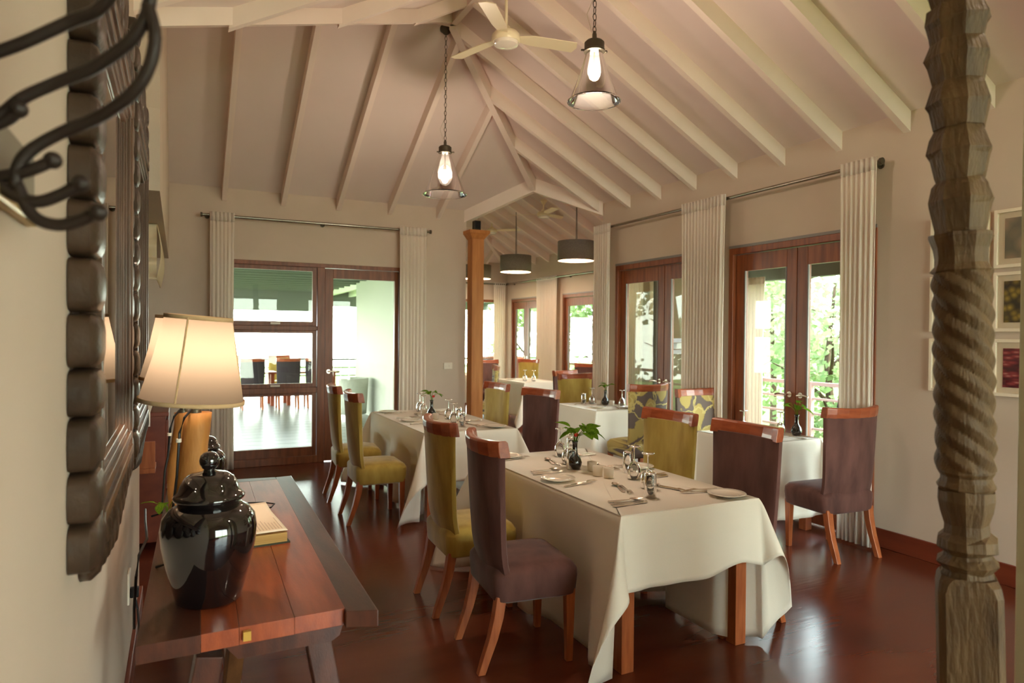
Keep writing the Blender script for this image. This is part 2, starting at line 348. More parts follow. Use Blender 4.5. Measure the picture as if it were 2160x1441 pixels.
# second room
X2, Y2, XL2, XM2 = 6.95, 14.5, 3.5, 5.22; ZA2 = ZE+T*(X2-XM2)
mb = MB()
mb.poly([(X2+.1, 7.1, ZE-.055), (X2+.1, Y2+.1, ZE-.055), (XM2, Y2-(X2-XM2), ZA2), (XM2, 7.1, ZA2)], (0, 0, th))
mb.poly([(3.45, 8.66, ZE-.03), (4.86, 7.27, ZE+T*1.36), (XM2, 7.2, ZA2), (XM2, 12.77, ZA2), (3.45, Y2+.05, ZE-.03)], (0, 0, th))
mb.poly([(3.4, Y2+.1, ZE-.055), (XM2, 12.77, ZA2), (X2+.1, Y2+.1, ZE-.055)], (0, 0, th))
C2 = struct('ceiling_room_beyond', mb, CEIL); C2.name = 'ceiling'
for y in [7.7+.6*k for k in range(12)]:
    t = min(X2-XM2, Y2-y)
    if t > .1: rafter((X2, y, ZE), (X2-t, y, ZE+T*t), par=C2)
for x in [3.95+.6*k for k in range(5)]:
    t = min(x-XL2, X2-x)
    if t > .1: rafter((x, Y2, ZE), (x, Y2-t, ZE+T*t), par=C2)
rafter((X2, Y2, ZE), (XM2, 12.77, ZA2), .17, .07, 'hip_beam', C2)
mb = MB(); mb.poly([(3.5, 8.64, ZE), (4.185, 7.955, ZE+T*.655), (4.86, 7.28, ZE), (4.86, 7.28, 4.3), (3.5, 8.64, 4.3)], (.04, .04, 0))
o = struct('wall_gable_opening', mb, WALL); o.name = 'wall_gable'
R2O = [(9.55, 11.9), (12.85, 14.25)]
mb = MB()
for a, b in ((7.3, 9.55), (11.9, 12.85), (14.25, 14.7)): mb.box(X2, X2+.15, a, b, 0, ZE+.1)
for a, b in R2O: mb.box(X2, X2+.15, a, b, 2.4, ZE+.1)
o = struct('wall_right_beyond', mb, WALL); o.name = 'wall_right'
mb = MB(); mb.box(3.5, 4.3, Y2, Y2+.15, 0, ZE+.1); mb.box(6.85, 7.1, Y2, Y2+.15, 0, ZE+.1); mb.box(4.3, 6.85, Y2, Y2+.15, 2.4, ZE+.1)
o = struct('wall_back_beyond', mb, WALL); o.name = 'wall_back'
mb = MB(); mb.box(3.43, 3.5, 8.8, 14.65, -.1, ZE+.1)
struct('wall_partition', mb, OUTW)
mb = MB(); mb.box(5.04, 7.1, 7.3, 7.42, 2.5, 4.35)
struct('wall_beside_opening', mb, WALL).name = 'wall_side'
# baseboards
struct('baseboard_right', MB().box(XR-.02, XR, YF, 3.5, 0, .14).box(XR-.02, XR, 5.07, 5.3, 0, .14).box(XR-.02, XR, 7.0, 7.3, 0, .14), BASEB, bevel=.004)
struct('baseboard_left', MB().box(XL, XL+.02, YF, 4.5, 0, .12), BASEB, bevel=.004)
struct('baseboard_back', MB().box(-1.2, BX[0], YB-.02, YB, 0, .12).box(BX[1], 3.5, YB-.02, YB, 0, .12), BASEB, bevel=.004)
# near partition edge on the right
struct('trim_1', MB().box(2.01, 2.7, .94, 1.04, 0, 3.6), JAMB, bevel=.005)

# ------------------------------------------------------------------ doors and windows
def handle(par, x, y, z, sx_, dy):     # lever on a door in the right wall (plane X)
    q = MB(); q.lathe([(.026, -.006), (.026, .006)], 14); 
    q.v = [(x+sx_*(v[2]+.006), y+v[0], z+v[1]) for v in q.v]
    q.tube([(x, y, z), (x+sx_*.05, y, z), (x+sx_*.055, y+dy*.03, z+.004), (x+sx_*.055, y+dy*.08, z+.006), (x+sx_*.055, y+dy*.12, z-.004)], .009, 8)
    return q.build('lever_handle', STEEL, par, smooth=True)
def leaf(par, x, y0, y1, z0, z1, hand=None, sl=.11, sr=.11, top=.16, bot=.24, m=DOORR):
    q = MB(); q.box(x, x+.045, y0, y0+sl, z0, z1); q.box(x, x+.045, y1-sr, y1, z0, z1); q.box(x, x+.045, y0+sl, y1-sr, z1-top, z1); q.box(x, x+.045, y0+sl, y1-sr, z0, z0+bot)
    lf = q.build('door_leaf', m, par, bevel=.004)
    MB().box(x+.018, x+.026, y0+sl, y1-sr, z0+bot, z1-top).build('pane', PANE, lf)
    b = MB()
    for (ya, yb, za, zb) in ((y0+sl, y0+sl+.012, z0+bot, z1-top), (y1-sr-.012, y1-sr, z0+bot, z1-top)): b.box(x-.004, x+.01, ya, yb, za, zb)
    b.build('glazing_bead', GREYF, lf)
    if hand: handle(lf, x, hand[0], 1.09, -1, hand[1])
    return lf
def double_door(name, y0, y1, x=XR, dz=DZ, mid=None, m=DOORR):
    q = MB(); q.box(x-.01, x+.12, y0, y0+.055, 0, dz); q.box(x-.01, x+.12, y1-.055, y1, 0, dz); q.box(x-.01, x+.12, y0+.055, y1-.055, dz-.06, dz)
    d = struct(name, q, m, bevel=.004)
    MB().box(x-.012, x+.02, y0, y1, dz, dz+.025).build('lintel_strip', GREYF, d)
    mid = mid or (y0+y1)/2
    leaf(d, x+.03, y0+.06, mid-.003, .01, dz-.065, (mid-.06, -1), m=m); leaf(d, x+.03, mid+.003, y1-.06, .01, dz-.065, (mid+.06, 1), m=m)
    return d
double_door('door_1', 3.5, 5.07); double_door('door_2', 5.3, 7.0, mid=6.1)
double_door('door_3', 9.55, 11.9, x=X2, dz=2.4, m=DOORW); double_door('door_4', 12.85, 14.25, x=X2, dz=2.4, m=DOORW)
# back wall unit: fixed/awning sashes on the left, glazed door on the right
y = YB-.01
q = MB(); q.box(BX[0], BX[0]+.06, y, y+.12, 0, DZ); q.box(BX[1]-.05, BX[1], y, y+.12, 0, DZ); q.box(BX[0]+.06, BX[1]-.05, y, y+.12, DZ-.05, DZ); q.box(1.535, 1.625, y, y+.12, 0, DZ-.05)
q.box(BX[0]+.06, 1.535, y, y+.12, 0, .09); q.box(BX[0]+.06, 1.535, y+.01, y+.12, .86, .93); q.box(BX[0]+.06, 1.535, y+.01, y+.12, 1.625, 1.68)
d5 = struct('window_1', q, DOORW, bevel=.004)
def sash(z0, z1, t, b, plate=None):
    q = MB(); xa, xb = BX[0]+.065, 1.53
    q.box(xa, xa+.05, y+.02, y+.07, z0, z1); q.box(xb-.05, xb, y+.02, y+.07, z0, z1); q.box(xa+.05, xb-.05, y+.02, y+.07, z1-t, z1); q.box(xa+.05, xb-.05, y+.02, y+.07, z0, z0+b)
    s = q.build('sash', DOORW, d5, bevel=.003)
    MB().box(xa+.05, xb-.05, y+.04, y+.048, z0+b, z1-t).build('pane', PANE, s)
    if plate: MB().box(.99, 1.1, y-.002, y+.02, z0+b*.3, z0+b*.75).build('catch_plate', WHITEP, s, bevel=.003)
sash(1.68, 2.4, .05, .055, True); sash(.93, 1.625, .035, .05, True); sash(.09, .86, .03, .11)
q = MB(); xa, xb = 1.63, BX[1]-.055; z1 = DZ-.055
q.box(xa, xa+.1, y+.02, y+.07, .01, z1); q.box(xb-.05, xb, y+.02, y+.07, .01, z1); q.box(xa+.1, xb-.05, y+.02, y+.07, z1-.12, z1); q.box(xa+.1, xb-.05, y+.02, y+.07, .01, .21)
lf = q.build('door_leaf', DOORW, d5, bevel=.004)
MB().box(xa+.1, xb-.05, y+.04, y+.048, .21, z1-.12).build('pane', PANE, lf)
q = MB(); q.lathe([(.026, -.006), (.026, .006)], 14); q.v = [(1.675+v[0], y+.012-v[2], 1.12+v[1]) for v in q.v]
q.tube([(1.675, y+.01, 1.12), (1.675, y-.04, 1.12), (1.71, y-.045, 1.125), (1.80, y-.045, 1.118)], .009, 8)
q.build('lever_handle', STEEL, lf, smooth=True)
# far window of the room beyond
q = MB(); yy = Y2
q.box(4.3, 4.36, yy, yy+.1, 0, 2.4); q.box(6.79, 6.85, yy, yy+.1, 0, 2.4); q.box(4.36, 6.79, yy, yy+.1, 2.34, 2.4); q.box(4.36, 6.79, yy, yy+.1, 0, .1); q.box(5.54, 5.6, yy, yy+.1, .1, 2.34)
w2 = struct('window_2', q, DOORW)
MB().box(4.36, 5.54, yy+.04, yy+.048, .1, 2.34).build('pane', PANE, w2); MB().box(5.6, 6.79, yy+.04, yy+.048, .1, 2.34).build('pane', PANE, w2)
# glazed side of the room beyond, next to the opening
q = MB()
for xa, xb in ((5.04, 5.1), (5.72, 5.8), (6.88, 6.95)): q.box(xa, xb, 7.32, 7.4, 0, 2.5)
q.box(5.1, 5.72, 7.32, 7.4, 2.42, 2.5); q.box(5.1, 5.72, 7.32, 7.4, 0, .1); q.box(5.8, 6.88, 7.32, 7.4, 2.44, 2.5); q.box(5.8, 6.88, 7.32, 7.4, 0, .08); q.box(5.8, 6.88, 7.32, 7.4, 1.42, 1.5)
w4 = struct('window_4', q, GREYF, bevel=.003)
MB().box(5.1, 5.72, 7.355, 7.363, .1, 2.42).build('pane', PANE, w4)
for za, zb, op in ((.1, 1.41, 0), (1.51, 2.43, .1)):
    q = MB(); f_ = .055; yb_ = 7.28
    def pt(x, z, d): return (x, yb_-op*(zb-z)/(zb-za)+d, z)
    for (xa, xb, z0, z1) in ((5.82, 5.82+f_, za, zb), (6.86-f_, 6.86, za, zb), (5.82+f_, 6.86-f_, za, za+f_), (5.82+f_, 6.86-f_, zb-f_, zb)):
        q.add([pt(xa, z0, 0), pt(xb, z0, 0), pt(xb, z0, .04), pt(xa, z0, .04), pt(xa, z1, 0), pt(xb, z1, 0), pt(xb, z1, .04), pt(xa, z1, .04)], [(3,2,1,0),(4,5,6,7),(0,1,5,4),(1,2,6,5),(2,3,7,6),(3,0,4,7)])
    sa_ = q.build('sash', GREYF, w4)
    q = MB(); q.add([pt(5.82+f_, za+f_, .015), pt(6.86-f_, za+f_, .015), pt(6.86-f_, za+f_, .022), pt(5.82+f_, za+f_, .022), pt(5.82+f_, zb-f_, .015), pt(6.86-f_, zb-f_, .015), pt(6.86-f_, zb-f_, .022), pt(5.82+f_, zb-f_, .022)], [(3,2,1,0),(4,5,6,7),(0,1,5,4),(1,2,6,5),(2,3,7,6),(3,0,4,7)])
    q.build('pane', PANE, sa_)
# front glazing behind the camera
q = MB()
for x in (1.2, 2.92, 4.64): q.box(x, x+.06, YF-.12, YF-.04, 0, 2.6)
q.box(1.26, 4.64, YF-.12, YF-.04, 2.54, 2.6); q.box(1.26, 4.64, YF-.12, YF-.04, 0, .1)
w3 = struct('window_3', q, DOORW)
for a, b in ((1.26, 2.92), (2.98, 4.64)): MB().box(a, b, YF-.08, YF-.072, .1, 2.54).build('pane', PANE, w3)
# ------------------------------------------------------------------ curtains and rods
def curtain(name, label, axis, fix, a, b, top, folds, seed=0, group=None, bottom=.02, dep=.019):
    t = thing(name, label, 'curtain', (fix, (a+b)/2, bottom) if axis == 'y' else ((a+b)/2, fix, bottom), 0, group)
    rn = random.Random(seed); hw = (b-a)/2; ph = [rn.uniform(-.5, .5) for _ in range(folds+1)]; am = [rn.uniform(.75, 1.2) for _ in range(folds+1)]
    def fn(u, v):
        k = min(folds, int(u*folds)); z = v*(top-bottom)
        d = dep*am[k]*math.sin(2*PI*u*folds+ph[k]*.5*(1-v))*(1-.2*v)
        s = (-hw+2*hw*u)*(1-.05*math.sin(v*PI))+.012*(1-v)*math.sin(9*u+seed)
        return (d, s, z) if axis == 'y' else (s, d, z)
    q = MB().grid(fn, folds*8, 14)
    q.build('drape', CURT, t, smooth='all', solid=.006)
    h = MB().grid(lambda u, v: fn(u, 1-.035*(1-v)), folds*8, 1)
    o = h.build('heading_tape', CURT, t, smooth='all', solid=.012)
    return t
XC = 4.675
curtain('curtain', 'white pleated curtain at the left end of the right-hand rod', 'y', XC, 6.90, 7.24, 2.955, 7, 1)
curtain('curtain', 'wide white pleated curtain between the two pairs of french doors', 'y', XC, 4.97, 5.58, 2.955, 13, 2)
curtain('curtain', 'white pleated curtain at the near end of the right-hand rod', 'y', XC, 3.40, 3.70, 2.955, 7, 3, dep=.015)
YC = 8.435
curtain('curtain', 'white pleated curtain left of the glazed back door unit', 'x', YC, .32, .57, 2.96, 6, 4, dep=.014)
curtain('curtain', 'white pleated curtain right of the glazed back door', 'x', YC, 2.53, 2.88, 2.96, 7, 5, dep=.015)
curtain('curtain', 'sunlit curtain by the double door of the room beyond', 'y', 6.83, 11.95, 12.8, 2.8, 12, 6)
curtain('curtain', 'pale curtain in the far corner of the room beyond', 'x', 14.38, 6.55, 6.85, 2.8, 6, 7)
curtain('curtain', 'curtain of the room beyond just past the opening', 'y', 6.83, 9.1, 9.5, 2.8, 6, 8)
def rod(label, a, b, back, z):
    a = Vector(a); b = Vector(b); t = thing('curtain_rod', label, 'curtain rod', (a+b)/2)
    c = (a+b)/2
    MB().tube([a-c, b-c], .016, 10).build('rod', ROD, t, smooth=True)
    d = (b-a).normalized()
    for e, s in ((a, -1), (b, 1)):
        MB().tube([e-c, e-c+d*s*.02], .026, 12).build('finial', DARKM, t, smooth=True)
    for f in (.02, .5, .98):
        p = a.lerp(b, f)-c; w_ = Vector(back)
        MB().tube([p, p+w_], .01, 8).tube([p+w_*.93, p+w_], .028, 12).build('bracket', DARKM, t, smooth=True)
    return t
XC, YC = 4.72, 8.48
rod('long metal curtain rod above the french doors', (XC, 3.40, 2.92), (XC, 7.26, 2.92), (XR-XC, 0, 0), 2.92)
rod('metal curtain rod above the glazed back door unit', (.24, YC, 2.925), (2.94, YC, 2.925), (0, YB-YC, 0), 2.92)
rod('curtain rod along the right wall of the room beyond', (6.83, 9.0, 2.76), (6.83, 14.2, 2.76), (.12, 0, 0), 2.8)
rod('curtain rod above the far window of the room beyond', (4.2, 14.38, 2.76), (6.86, 14.38, 2.76), (0, .12, 0), 2.8)

# ------------------------------------------------------------------ outside
struct('ground', MB().box(-30, 60, -20, 60, -1.3, -1.2), LAWN, kind=None) if False else tag(MB().box(-30, 60, -20, 60, -1.3, -1.2).build('ground', LAWN), kind='structure')
bd = struct('deck_back', MB().box(-6, 3.43, 8.8, 18.6, -.2, -.08), DECK); bd.name = 'floor'
for k in range(28):      # deck boards, run along X
    y0 = 8.82+k*.35; MB().box(-6, 3.43, y0, y0+.34, -.08, -.05).build('board', DECK, bd)
ds = struct('deck_side', MB().box(5.04, 8.1, -3, 7.42, -.2, -.08).box(6.95, 8.1, 7.42, 19, -.2, -.08).box(3.43, 8.1, 14.65, 19, -.2, -.08), DECK); ds.name = 'floor'
# back deck roof: boards on dark cross slats, fascia at the far edge
rf = tag(MB().box(-6, 3.5, 8.8, 18.4, 2.86, 2.92).build('roof', ROOFG), kind='structure')
for k in range(16): MB().box(-6, 3.5, 8.95+.6*k, 9.05+.6*k, 2.66, 2.86).build('roof_slat', ROOFD, rf)
MB().box(-6, 3.5, 18.2, 18.36, 2.15, 2.9).build('fascia', ROOFD, rf)
rf2 = tag(MB().poly([(5.04, -3, 2.95), (5.04, 7.3, 2.95), (6.42, 7.3, 2.5), (6.42, -3, 2.5)], (0, 0, .06)).poly([(7.1, 7.4, 2.78), (7.1, 19, 2.78), (8.2, 19, 2.7), (8.2, 7.4, 2.7)], (0, 0, .06)).poly([(3.4, 14.66, 2.78), (7.1, 14.66, 2.78), (7.1, 18.5, 2.7), (3.4, 18.5, 2.7)], (0, 0, .06)).build('roof', ROOFG), kind='structure')
MB().box(6.3, 6.42, -3, 7.28, 2.27, 2.54).build('fascia', ROOFD, rf2); MB().box(8.06, 8.2, 7.4, 19, 2.46, 2.76).build('fascia', ROOFD, rf2)
MB().box(3.4, 8.2, 18.4, 18.5, 2.3, 2.76).build('fascia', ROOFD, rf2)
for k in range(12): MB().bar((5.08, -2.4+.85*k, 2.87), (6.3, -2.4+.85*k, 2.47), .06, .12).build('roof_slat', ROOFG, rf2)
for k in range(6): MB().box(3.5+.6*k, 3.58+.6*k, 14.7, 18.4, 2.56, 2.7).build('roof_slat', ROOFG, rf2)
def railing(label, a, b, n, m=OUTWOOD, z1=1.05, bars=4):
    a = Vector(a); b = Vector(b); c = (a+b)/2; t = thing('railing', label, 'railing', c)
    for k in range(n+1):
        p = a.lerp(b, k/n)-c; MB().bar(p, p+Vector((0, 0, z1)), .06, .06, (1, 0, 0) if abs((b-a).x) < .1 else (0, 1, 0)).build('baluster_post', m, t)
    for k in range(bars):
        zz = z1-.02-.21*k; MB().bar(a-c+Vector((0, 0, zz)), b-c+Vector((0, 0, zz)), .05 if k == 0 else .03, .05 if k == 0 else .03).build('rail', m, t)
PINKW = mat('weathered_rail', (176, 142, 132), .7, .2)
railing('weathered timber railing along the side verandah', (7.95, -2.5, -.08), (7.95, 17.5, -.08), 13, PINKW)
railing('thin dark railing at the far edge of the back deck', (-6, 18.0, -.08), (3.4, 18.0, -.08), 7, ROOFD, 1.02, 3)
railing('dark railing beyond the far window', (3.5, 18.1, -.08), (7.9, 18.1, -.08), 4, ROOFD, 1.0, 3)
# verandah posts and the grey framed screen outside the french doors
for k, (x, y_) in enumerate(((6.2, 6.72), (6.2, 4.76), (6.2, 2.44))):
    tag(MB().box(x, x+.14, y_, y_+.14, -.08, 2.45).build('verandah_post', mat('post_paint_%d' % k, (104, 72, 58), .6, .3), None, bevel=.006),
        ['brown verandah post outside the left french doors', 'reddish verandah post outside the near french doors', 'verandah post hidden by the near curtain'][k], 'post')
# pale sheet added outside to stand for the bright reflection in the door glass
curtain('reflection_drape', 'white sheet added outside for the bright reflection in the door glass', 'y', 6.15, 5.88, 6.36, 2.3, 8, 21, bottom=-.05)
# trees
def leaf_cloud(rn, n, cx, cy, cz, rx, ry, rz_, s):
    q = MB()
    blobs = [(rn.gauss(0, .45), rn.gauss(0, .45), rn.uniform(-.9, .9), rn.uniform(.25, .5)) for _ in range(16)]
    for _ in range(n):
        b = rn.choice(blobs); d = Vector((rn.gauss(0, 1), rn.gauss(0, 1), rn.gauss(0, 1))).normalized()*b[3]*rn.uniform(.4, 1.05)
        p = Vector((cx+(b[0]+d.x)*rx, cy+(b[1]+d.y)*ry, cz+(b[2]+d.z*.8)*rz_))
        a = Vector((rn.gauss(0, 1), rn.gauss(0, 1), rn.gauss(0, .6))).normalized(); c = a.cross(Vector((rn.gauss(0, 1), rn.gauss(0, 1), rn.gauss(0, 1)))).normalized()
        L = s*rn.uniform(.6, 1.3); W = L*.38
        q.add([p, p+a*L*.45+c*W, p+a*L, p+a*L*.45-c*W], [(0, 1, 2, 3)])
    return q
def tree(label, x, y_, h, r, n, seed, m=TREEL, s=.14, z0=-1.2, cat='tree', low=.25):
    rn = random.Random(seed); t = thing('leafy_tree', label, cat, (x, y_, z0))
    q = MB(); q.tube([(0, 0, 0), (.05, .04, h*.3), (-.04, .08, h*.6), (.02, 0, h*.92)], [.1, .08, .05, .02], 8)
    for k in range(7):
        a = rn.uniform(0, 2*PI); z1 = h*rn.uniform(.25, .7)
        q.tube([(0, .05, z1), (math.cos(a)*r*.4, math.sin(a)*r*.4, z1+h*.1), (math.cos(a)*r*.85, math.sin(a)*r*.85, z1+h*.17)], [.035, .025, .01], 6)
    q.build('trunk', BARK, t, smooth=True)
    f = leaf_cloud(rn, n, 0, 0, h*(.5+low/2), r, r, h*(.5-low/2), s).build('foliage', m, t); f['kind'] = 'stuff'
tree('bright green bush pressed against the verandah rail outside the near door', 9.3, 5.9, 3.4, 1.0, 3000, 1, TREEL, .10, low=.1)
tree('leafy green tree outside the near french doors, left of the bush', 9.6, 7.7, 4.0, 1.2, 2600, 2, TREEL, .12, low=.1)
tree('tall pale tree far behind the verandah bush', 12.6, 8.6, 5.0, 2.2, 2600, 3, TREEL2, .2)
tree('dark green tree outside the left french doors', 9.8, 10.4, 4.6, 1.4, 2600, 4, TREEL, .16, low=.1)
tree('green tree seen through the double door of the room beyond', 9.6, 14.2, 5.0, 1.5, 2200, 5, TREEL, .17, low=.05)
tree('hazy tree in the gap between the two french doors', 14.5, 13.5, 6.0, 2.4, 2200, 6, TREEL2, .24)
tree('small green tree past the far corner of the verandah', 9.8, 19.0, 5.2, 1.4, 1500, 7, TREEL, .2)
tree('green tree beyond the near end of the verandah', 10.8, 2.6, 4.2, 1.6, 1600, 8, TREEL2, .18)
for k, (x, y_, h, r) in enumerate(((17, 5.0, 6, 3.0), (21, 11, 7, 3.4), (18, 18.5, 7, 3.0))):
    tree(['large background tree at the right behind the verandah bush', 'large background tree behind the left french doors', 'large background tree far behind the second room'][k], x, y_, h, r, 1500, 20+k, TREEL2, .36)

# ------------------------------------------------------------------ chairs
def chair_meshes(fab):
    M = {}
    q = MB(); rs = []
    def ring(hx, y0, y1, r, z, bow=0):
        return [(x, y+bow*(1-(x/hx)**2), z) for x, y, z in rrect(0, (y0+y1)/2, hx, (y1-y0)/2, r, z, 5)]
    rs = [ring(.215, -.17, .225, .05, .325), ring(.235, -.18, .243, .05, .338), ring(.245, -.185, .25, .055, .42), ring(.245, -.185, .25, .06, .455), ring(.225, -.17, .235, .07, .482), ring(.17, -.12, .18, .08, .498), ring(.08, -.05, .09, .05, .503)]
    q.loft(rs); M['seat'] = (q.mesh('seat', fab), True)
    def back(u, z, f):                        # u -1..1 across, f 0 rear face 1 front face
        v = (z-.27)/.76; hw = .225+.028*v
        yb = -.165-.075*v-.035*math.sin(v*PI)*.2+.03*math.sin(max(0, .35-v)*4)
        y = yb+.045*u*u*(0.4+.8*v)
        edge = 1-abs(u)**6*.5
        return (u*hw, y+(.07*edge if f else (1-edge)*.02), z)
    q = MB(); rings = []
    for k in range(13):
        z = .335+.695*k/12; s = 1 if k else .97
        us = [-1, -.94, -.7, -.35, 0, .35, .7, .94, 1]
        zz = lambda u: z
        r = [back(u*s, zz(u) if k == 0 else z, 0) for u in us]+[back(u*s, zz(u) if k == 0 else z, 1) for u in reversed(us)]
        rings.append(r)
    q.loft(rings); M['backrest'] = (q.mesh('backrest', fab), True)
    q = MB(); rings = []
    for z, g in ((1.02, .0), (1.05, .004), (1.082, .004), (1.09, -.004)):
        us = [-1, -.75, -.4, 0, .4, .75, 1]; h = min(z, 1.03)
        r = []
        for u in us: p = back(u*1.0, 1.03, 0); r.append((p[0], p[1]-g-.008*(z-1.02)/.07-.012*abs(u)*0, z+.012*u*u*(1 if z > 1.06 else 0)))
        for u in reversed(us): p = back(u*1.0, 1.03, 0); r.append((p[0], p[1]+.052+g-.02*(z-1.02)/.07, z+.012*u*u*(1 if z > 1.06 else 0)))
        rings.append(r)
    q.loft(rings); M['crest_rail'] = (q.mesh('crest_rail', CREST), False)
    for s in (-1, 1):
        q = MB(); w = .024
        pts = [(-.245, 0, .018), (-.222, .07, .02), (-.19, .16, .022), (-.165, .26, .024), (-.15, .36, .025)]
        q.loft([[(s*.2-h, y_-h, z), (s*.2+h, y_-h, z), (s*.2+h, y_+h, z), (s*.2-h, y_+h, z)] for y_, z, h in pts]); M['rear%d' % s] = (q.mesh('leg', CHW), False)
        q = MB(); q.loft([[(s*.205-h, .205-h, z), (s*.205+h, .205-h, z), (s*.205+h, .205+h, z), (s*.205-h, .205+h, z)] for h, z in ((.016, 0), (.024, .36))]); M['front%d' % s] = (q.mesh('leg', CHW), False)
    return M
for_fab = {}
def make_chair(fab, label, loc, rz, group=None, name='dining_chair'):
    t = thing(name, label, 'chair', loc, math.radians(rz), group)
    if fab.name not in for_fab: for_fab[fab.name] = chair_meshes(fab)
    for k, (me, sm) in for_fab[fab.name].items():
        nm = 'leg' if k[:4] in ('rear', 'fron') else k
        if sm:
            for p in me.polygons: p.use_smooth = True
            if k == 'backrest':
                try: me.set_sharp_from_angle(angle=math.radians(60))
                except Exception: pass
        o = bpy.data.objects.new(nm, me); COL.objects.link(o); o.parent = t
        if not sm or k == 'seat':
            md = o.modifiers.new('bevel', 'BEVEL'); md.width = .003 if nm != 'seat' else .004; md.segments = 2; md.limit_method = 'ANGLE'; md.angle_limit = math.radians(40)
    return t
MAROON = mat('maroon_velvet', (96, 44, 38), .8, .2, sheen=.3)
CH = [
 (PURP, 'aubergine chair nearest the camera, on the near table\'s left side', (1.547, 3.10), -96),
 (GREEN, 'olive green chair right behind the nearest aubergine chair', (1.56, 3.81), -93),
 (GREEN, 'olive green chair, nearer of two left of the second table', (1.525, 5.86), -92),
 (GREEN, 'olive green chair, farther of two left of the second table', (1.54, 6.69), -95),
 (GREEN, 'olive green chair on the right side of the nearest table', (2.80, 3.64), 92),
 (PURP, 'aubergine chair at the near right corner of the nearest table', (2.80, 2.955), 91),
 (GREEN, 'olive green chair right of the second table, near the pine post', (2.80, 6.40), 93),
 (PURP, 'aubergine chair on the right side of the second table', (2.86, 5.53), 101),
 (PURP, 'aubergine chair standing before the right wall, its back to us', (4.40, 3.53), -3.7),
 (FLORAL, 'floral print chair with its back to us, left of the wide curtain', (4.40, 5.93), 2),
 (FLORAL, 'floral print chair facing us in front of the wide curtain', (4.45, 4.91), 181),
 (GREEN, 'wide olive chair in the opening, facing us behind the third table', (4.63, 7.44), 180),
 (PURP, 'dark chair half hidden behind the olive chair in the opening', (4.98, 8.2), 200),
 (FLORAL, 'floral print chair in the room beyond, just right of the pine post', (4.45, 10.1), 70),
 (PURP, 'aubergine chair facing us behind the cloth table of the room beyond', (5.45, 12.1), 182),
 (GREEN, 'olive chair turned sideways by the curtain of the room beyond', (6.28, 12.3), 115),
 (PURP, 'aubergine chair under the door handle in the room beyond', (6.40, 10.15), 130),
 (BACKG, 'dark chair outside the far window, leftmost of three', (6.95, 15.4), 175),
 (GREEN, 'olive chair outside the far window, middle of three', (7.45, 15.9), 175),
 (MAROON, 'maroon chair outside the far window, rightmost of three', (7.6, 15.2), 175),
 (BACKG, 'charcoal chair on the back deck beside the lampshade edge', (1.42, 15.6), 0),
 (BACKG, 'charcoal chair in the middle of the back door\'s left panes', (2.14, 15.5), 0),
 (BACKG, 'charcoal chair on the back deck half cut by the door mullion', (2.74, 15.5), 0),
 (GREEN, 'olive chair on the far side of the deck tables, left', (1.05, 17.2), 180),
 (GREEN, 'olive chair on the far side of the deck tables, right', (2.2, 17.2), 180),
]
for fab, lab, (x, y_), rz in CH:
    make_chair(fab, lab, (x, y_, -.05 if (y_ > 14.6) else 0), rz, None, 'outdoor_chair' if y_ > 14.6 else 'dining_chair')
# deck tables
def plain_table(label, x, y_, wx, wy, m=OUTWOOD):
    t = thing('deck_table', label, 'table', (x, y_, -.05))
    MB().box(-wx/2, wx/2, -wy/2, wy/2, .72, .76).build('tabletop', m, t)
    for sx_ in (-1, 1):
        for sy_ in (-1, 1): MB().box(sx_*(wx/2-.1)-.04, sx_*(wx/2-.1)+.04, sy_*(wy/2-.1)-.04, sy_*(wy/2-.1)+.04, 0, .72).build('leg', m, t)
plain_table('reddish wooden table on the back deck, left one', 1.35, 16.4, 1.3, .8)
plain_table('reddish wooden table on the back deck, right one', 2.75, 16.4, 1.2, .8)
t = thing('tub_chair', 'white tub chair against the outside white wall', 'chair', (3.0, 13.2, -.05), math.radians(60))
def tub(u, v):
    a = -PI*.15+PI*1.3*u; r = .27+.04*v; return (r*math.cos(a), r*math.sin(a)*-1, .1+.68*v)
MB().grid(tub, 20, 4).build('shell', OUTW, t, smooth='all', solid=.05)
MB().lathe([(.27, .1), (.28, .4), (.25, .44)], 20).build('seat', OUTW, t, smooth=True)
t = thing('lounge_chair', 'dark garden chair outside behind the near aubergine chair', 'chair', (5.72, 4.45, -.08), math.radians(100))
q = MB(); q.poly([(-.3, -.25, .4), (-.3, .3, .42), (-.3, .3, .36), (-.3, -.25, .34)], (.6, 0, 0)); q.build('seat', BACKG, t)
MB().poly([(-.3, -.25, .38), (-.3, -.5, 1.05), (-.3, -.44, 1.06), (-.3, -.19, .4)], (.6, 0, 0)).build('backrest', BACKG, t)
for sx_ in (-.27, .27):
    for y_ in (-.25, .26): MB().box(sx_-.02, sx_+.02, y_-.02, y_+.02, 0, .36).build('leg', BACKG, t)

# ------------------------------------------------------------------ dining tables and cloths
def table(label, x0, x1, y0, y1, lx=.07):
    cx, cy = (x0+x1)/2, (y0+y1)/2; hx, hy = (x1-x0)/2-.01, (y1-y0)/2-.01
    t = thing('dining_table', label, 'table', (cx, cy, 0))
    MB().box(-hx, hx, -hy, hy, .715, .75).build('tabletop', CHW, t, bevel=.004)
    q = MB(); a, b = hx-.07, hy-.07
    q.box(-a, a, -b, -b+.025, .62, .715); q.box(-a, a, b-.025, b, .62, .715); q.box(-a, -a+.025, -b+.025, b-.025, .62, .715); q.box(a-.025, a, -b+.025, b-.025, .62, .715); q.build('apron', CHW, t)
    for sx_ in (-1, 1):
        for sy_ in (-1, 1):
            cx_, cy_ = sx_*(hx-.055), sy_*(hy-.055)
            MB().box(cx_-lx/2, cx_+lx/2, cy_-lx/2, cy_+lx/2, 0, .715).build('leg', CHW, t, bevel=.003)
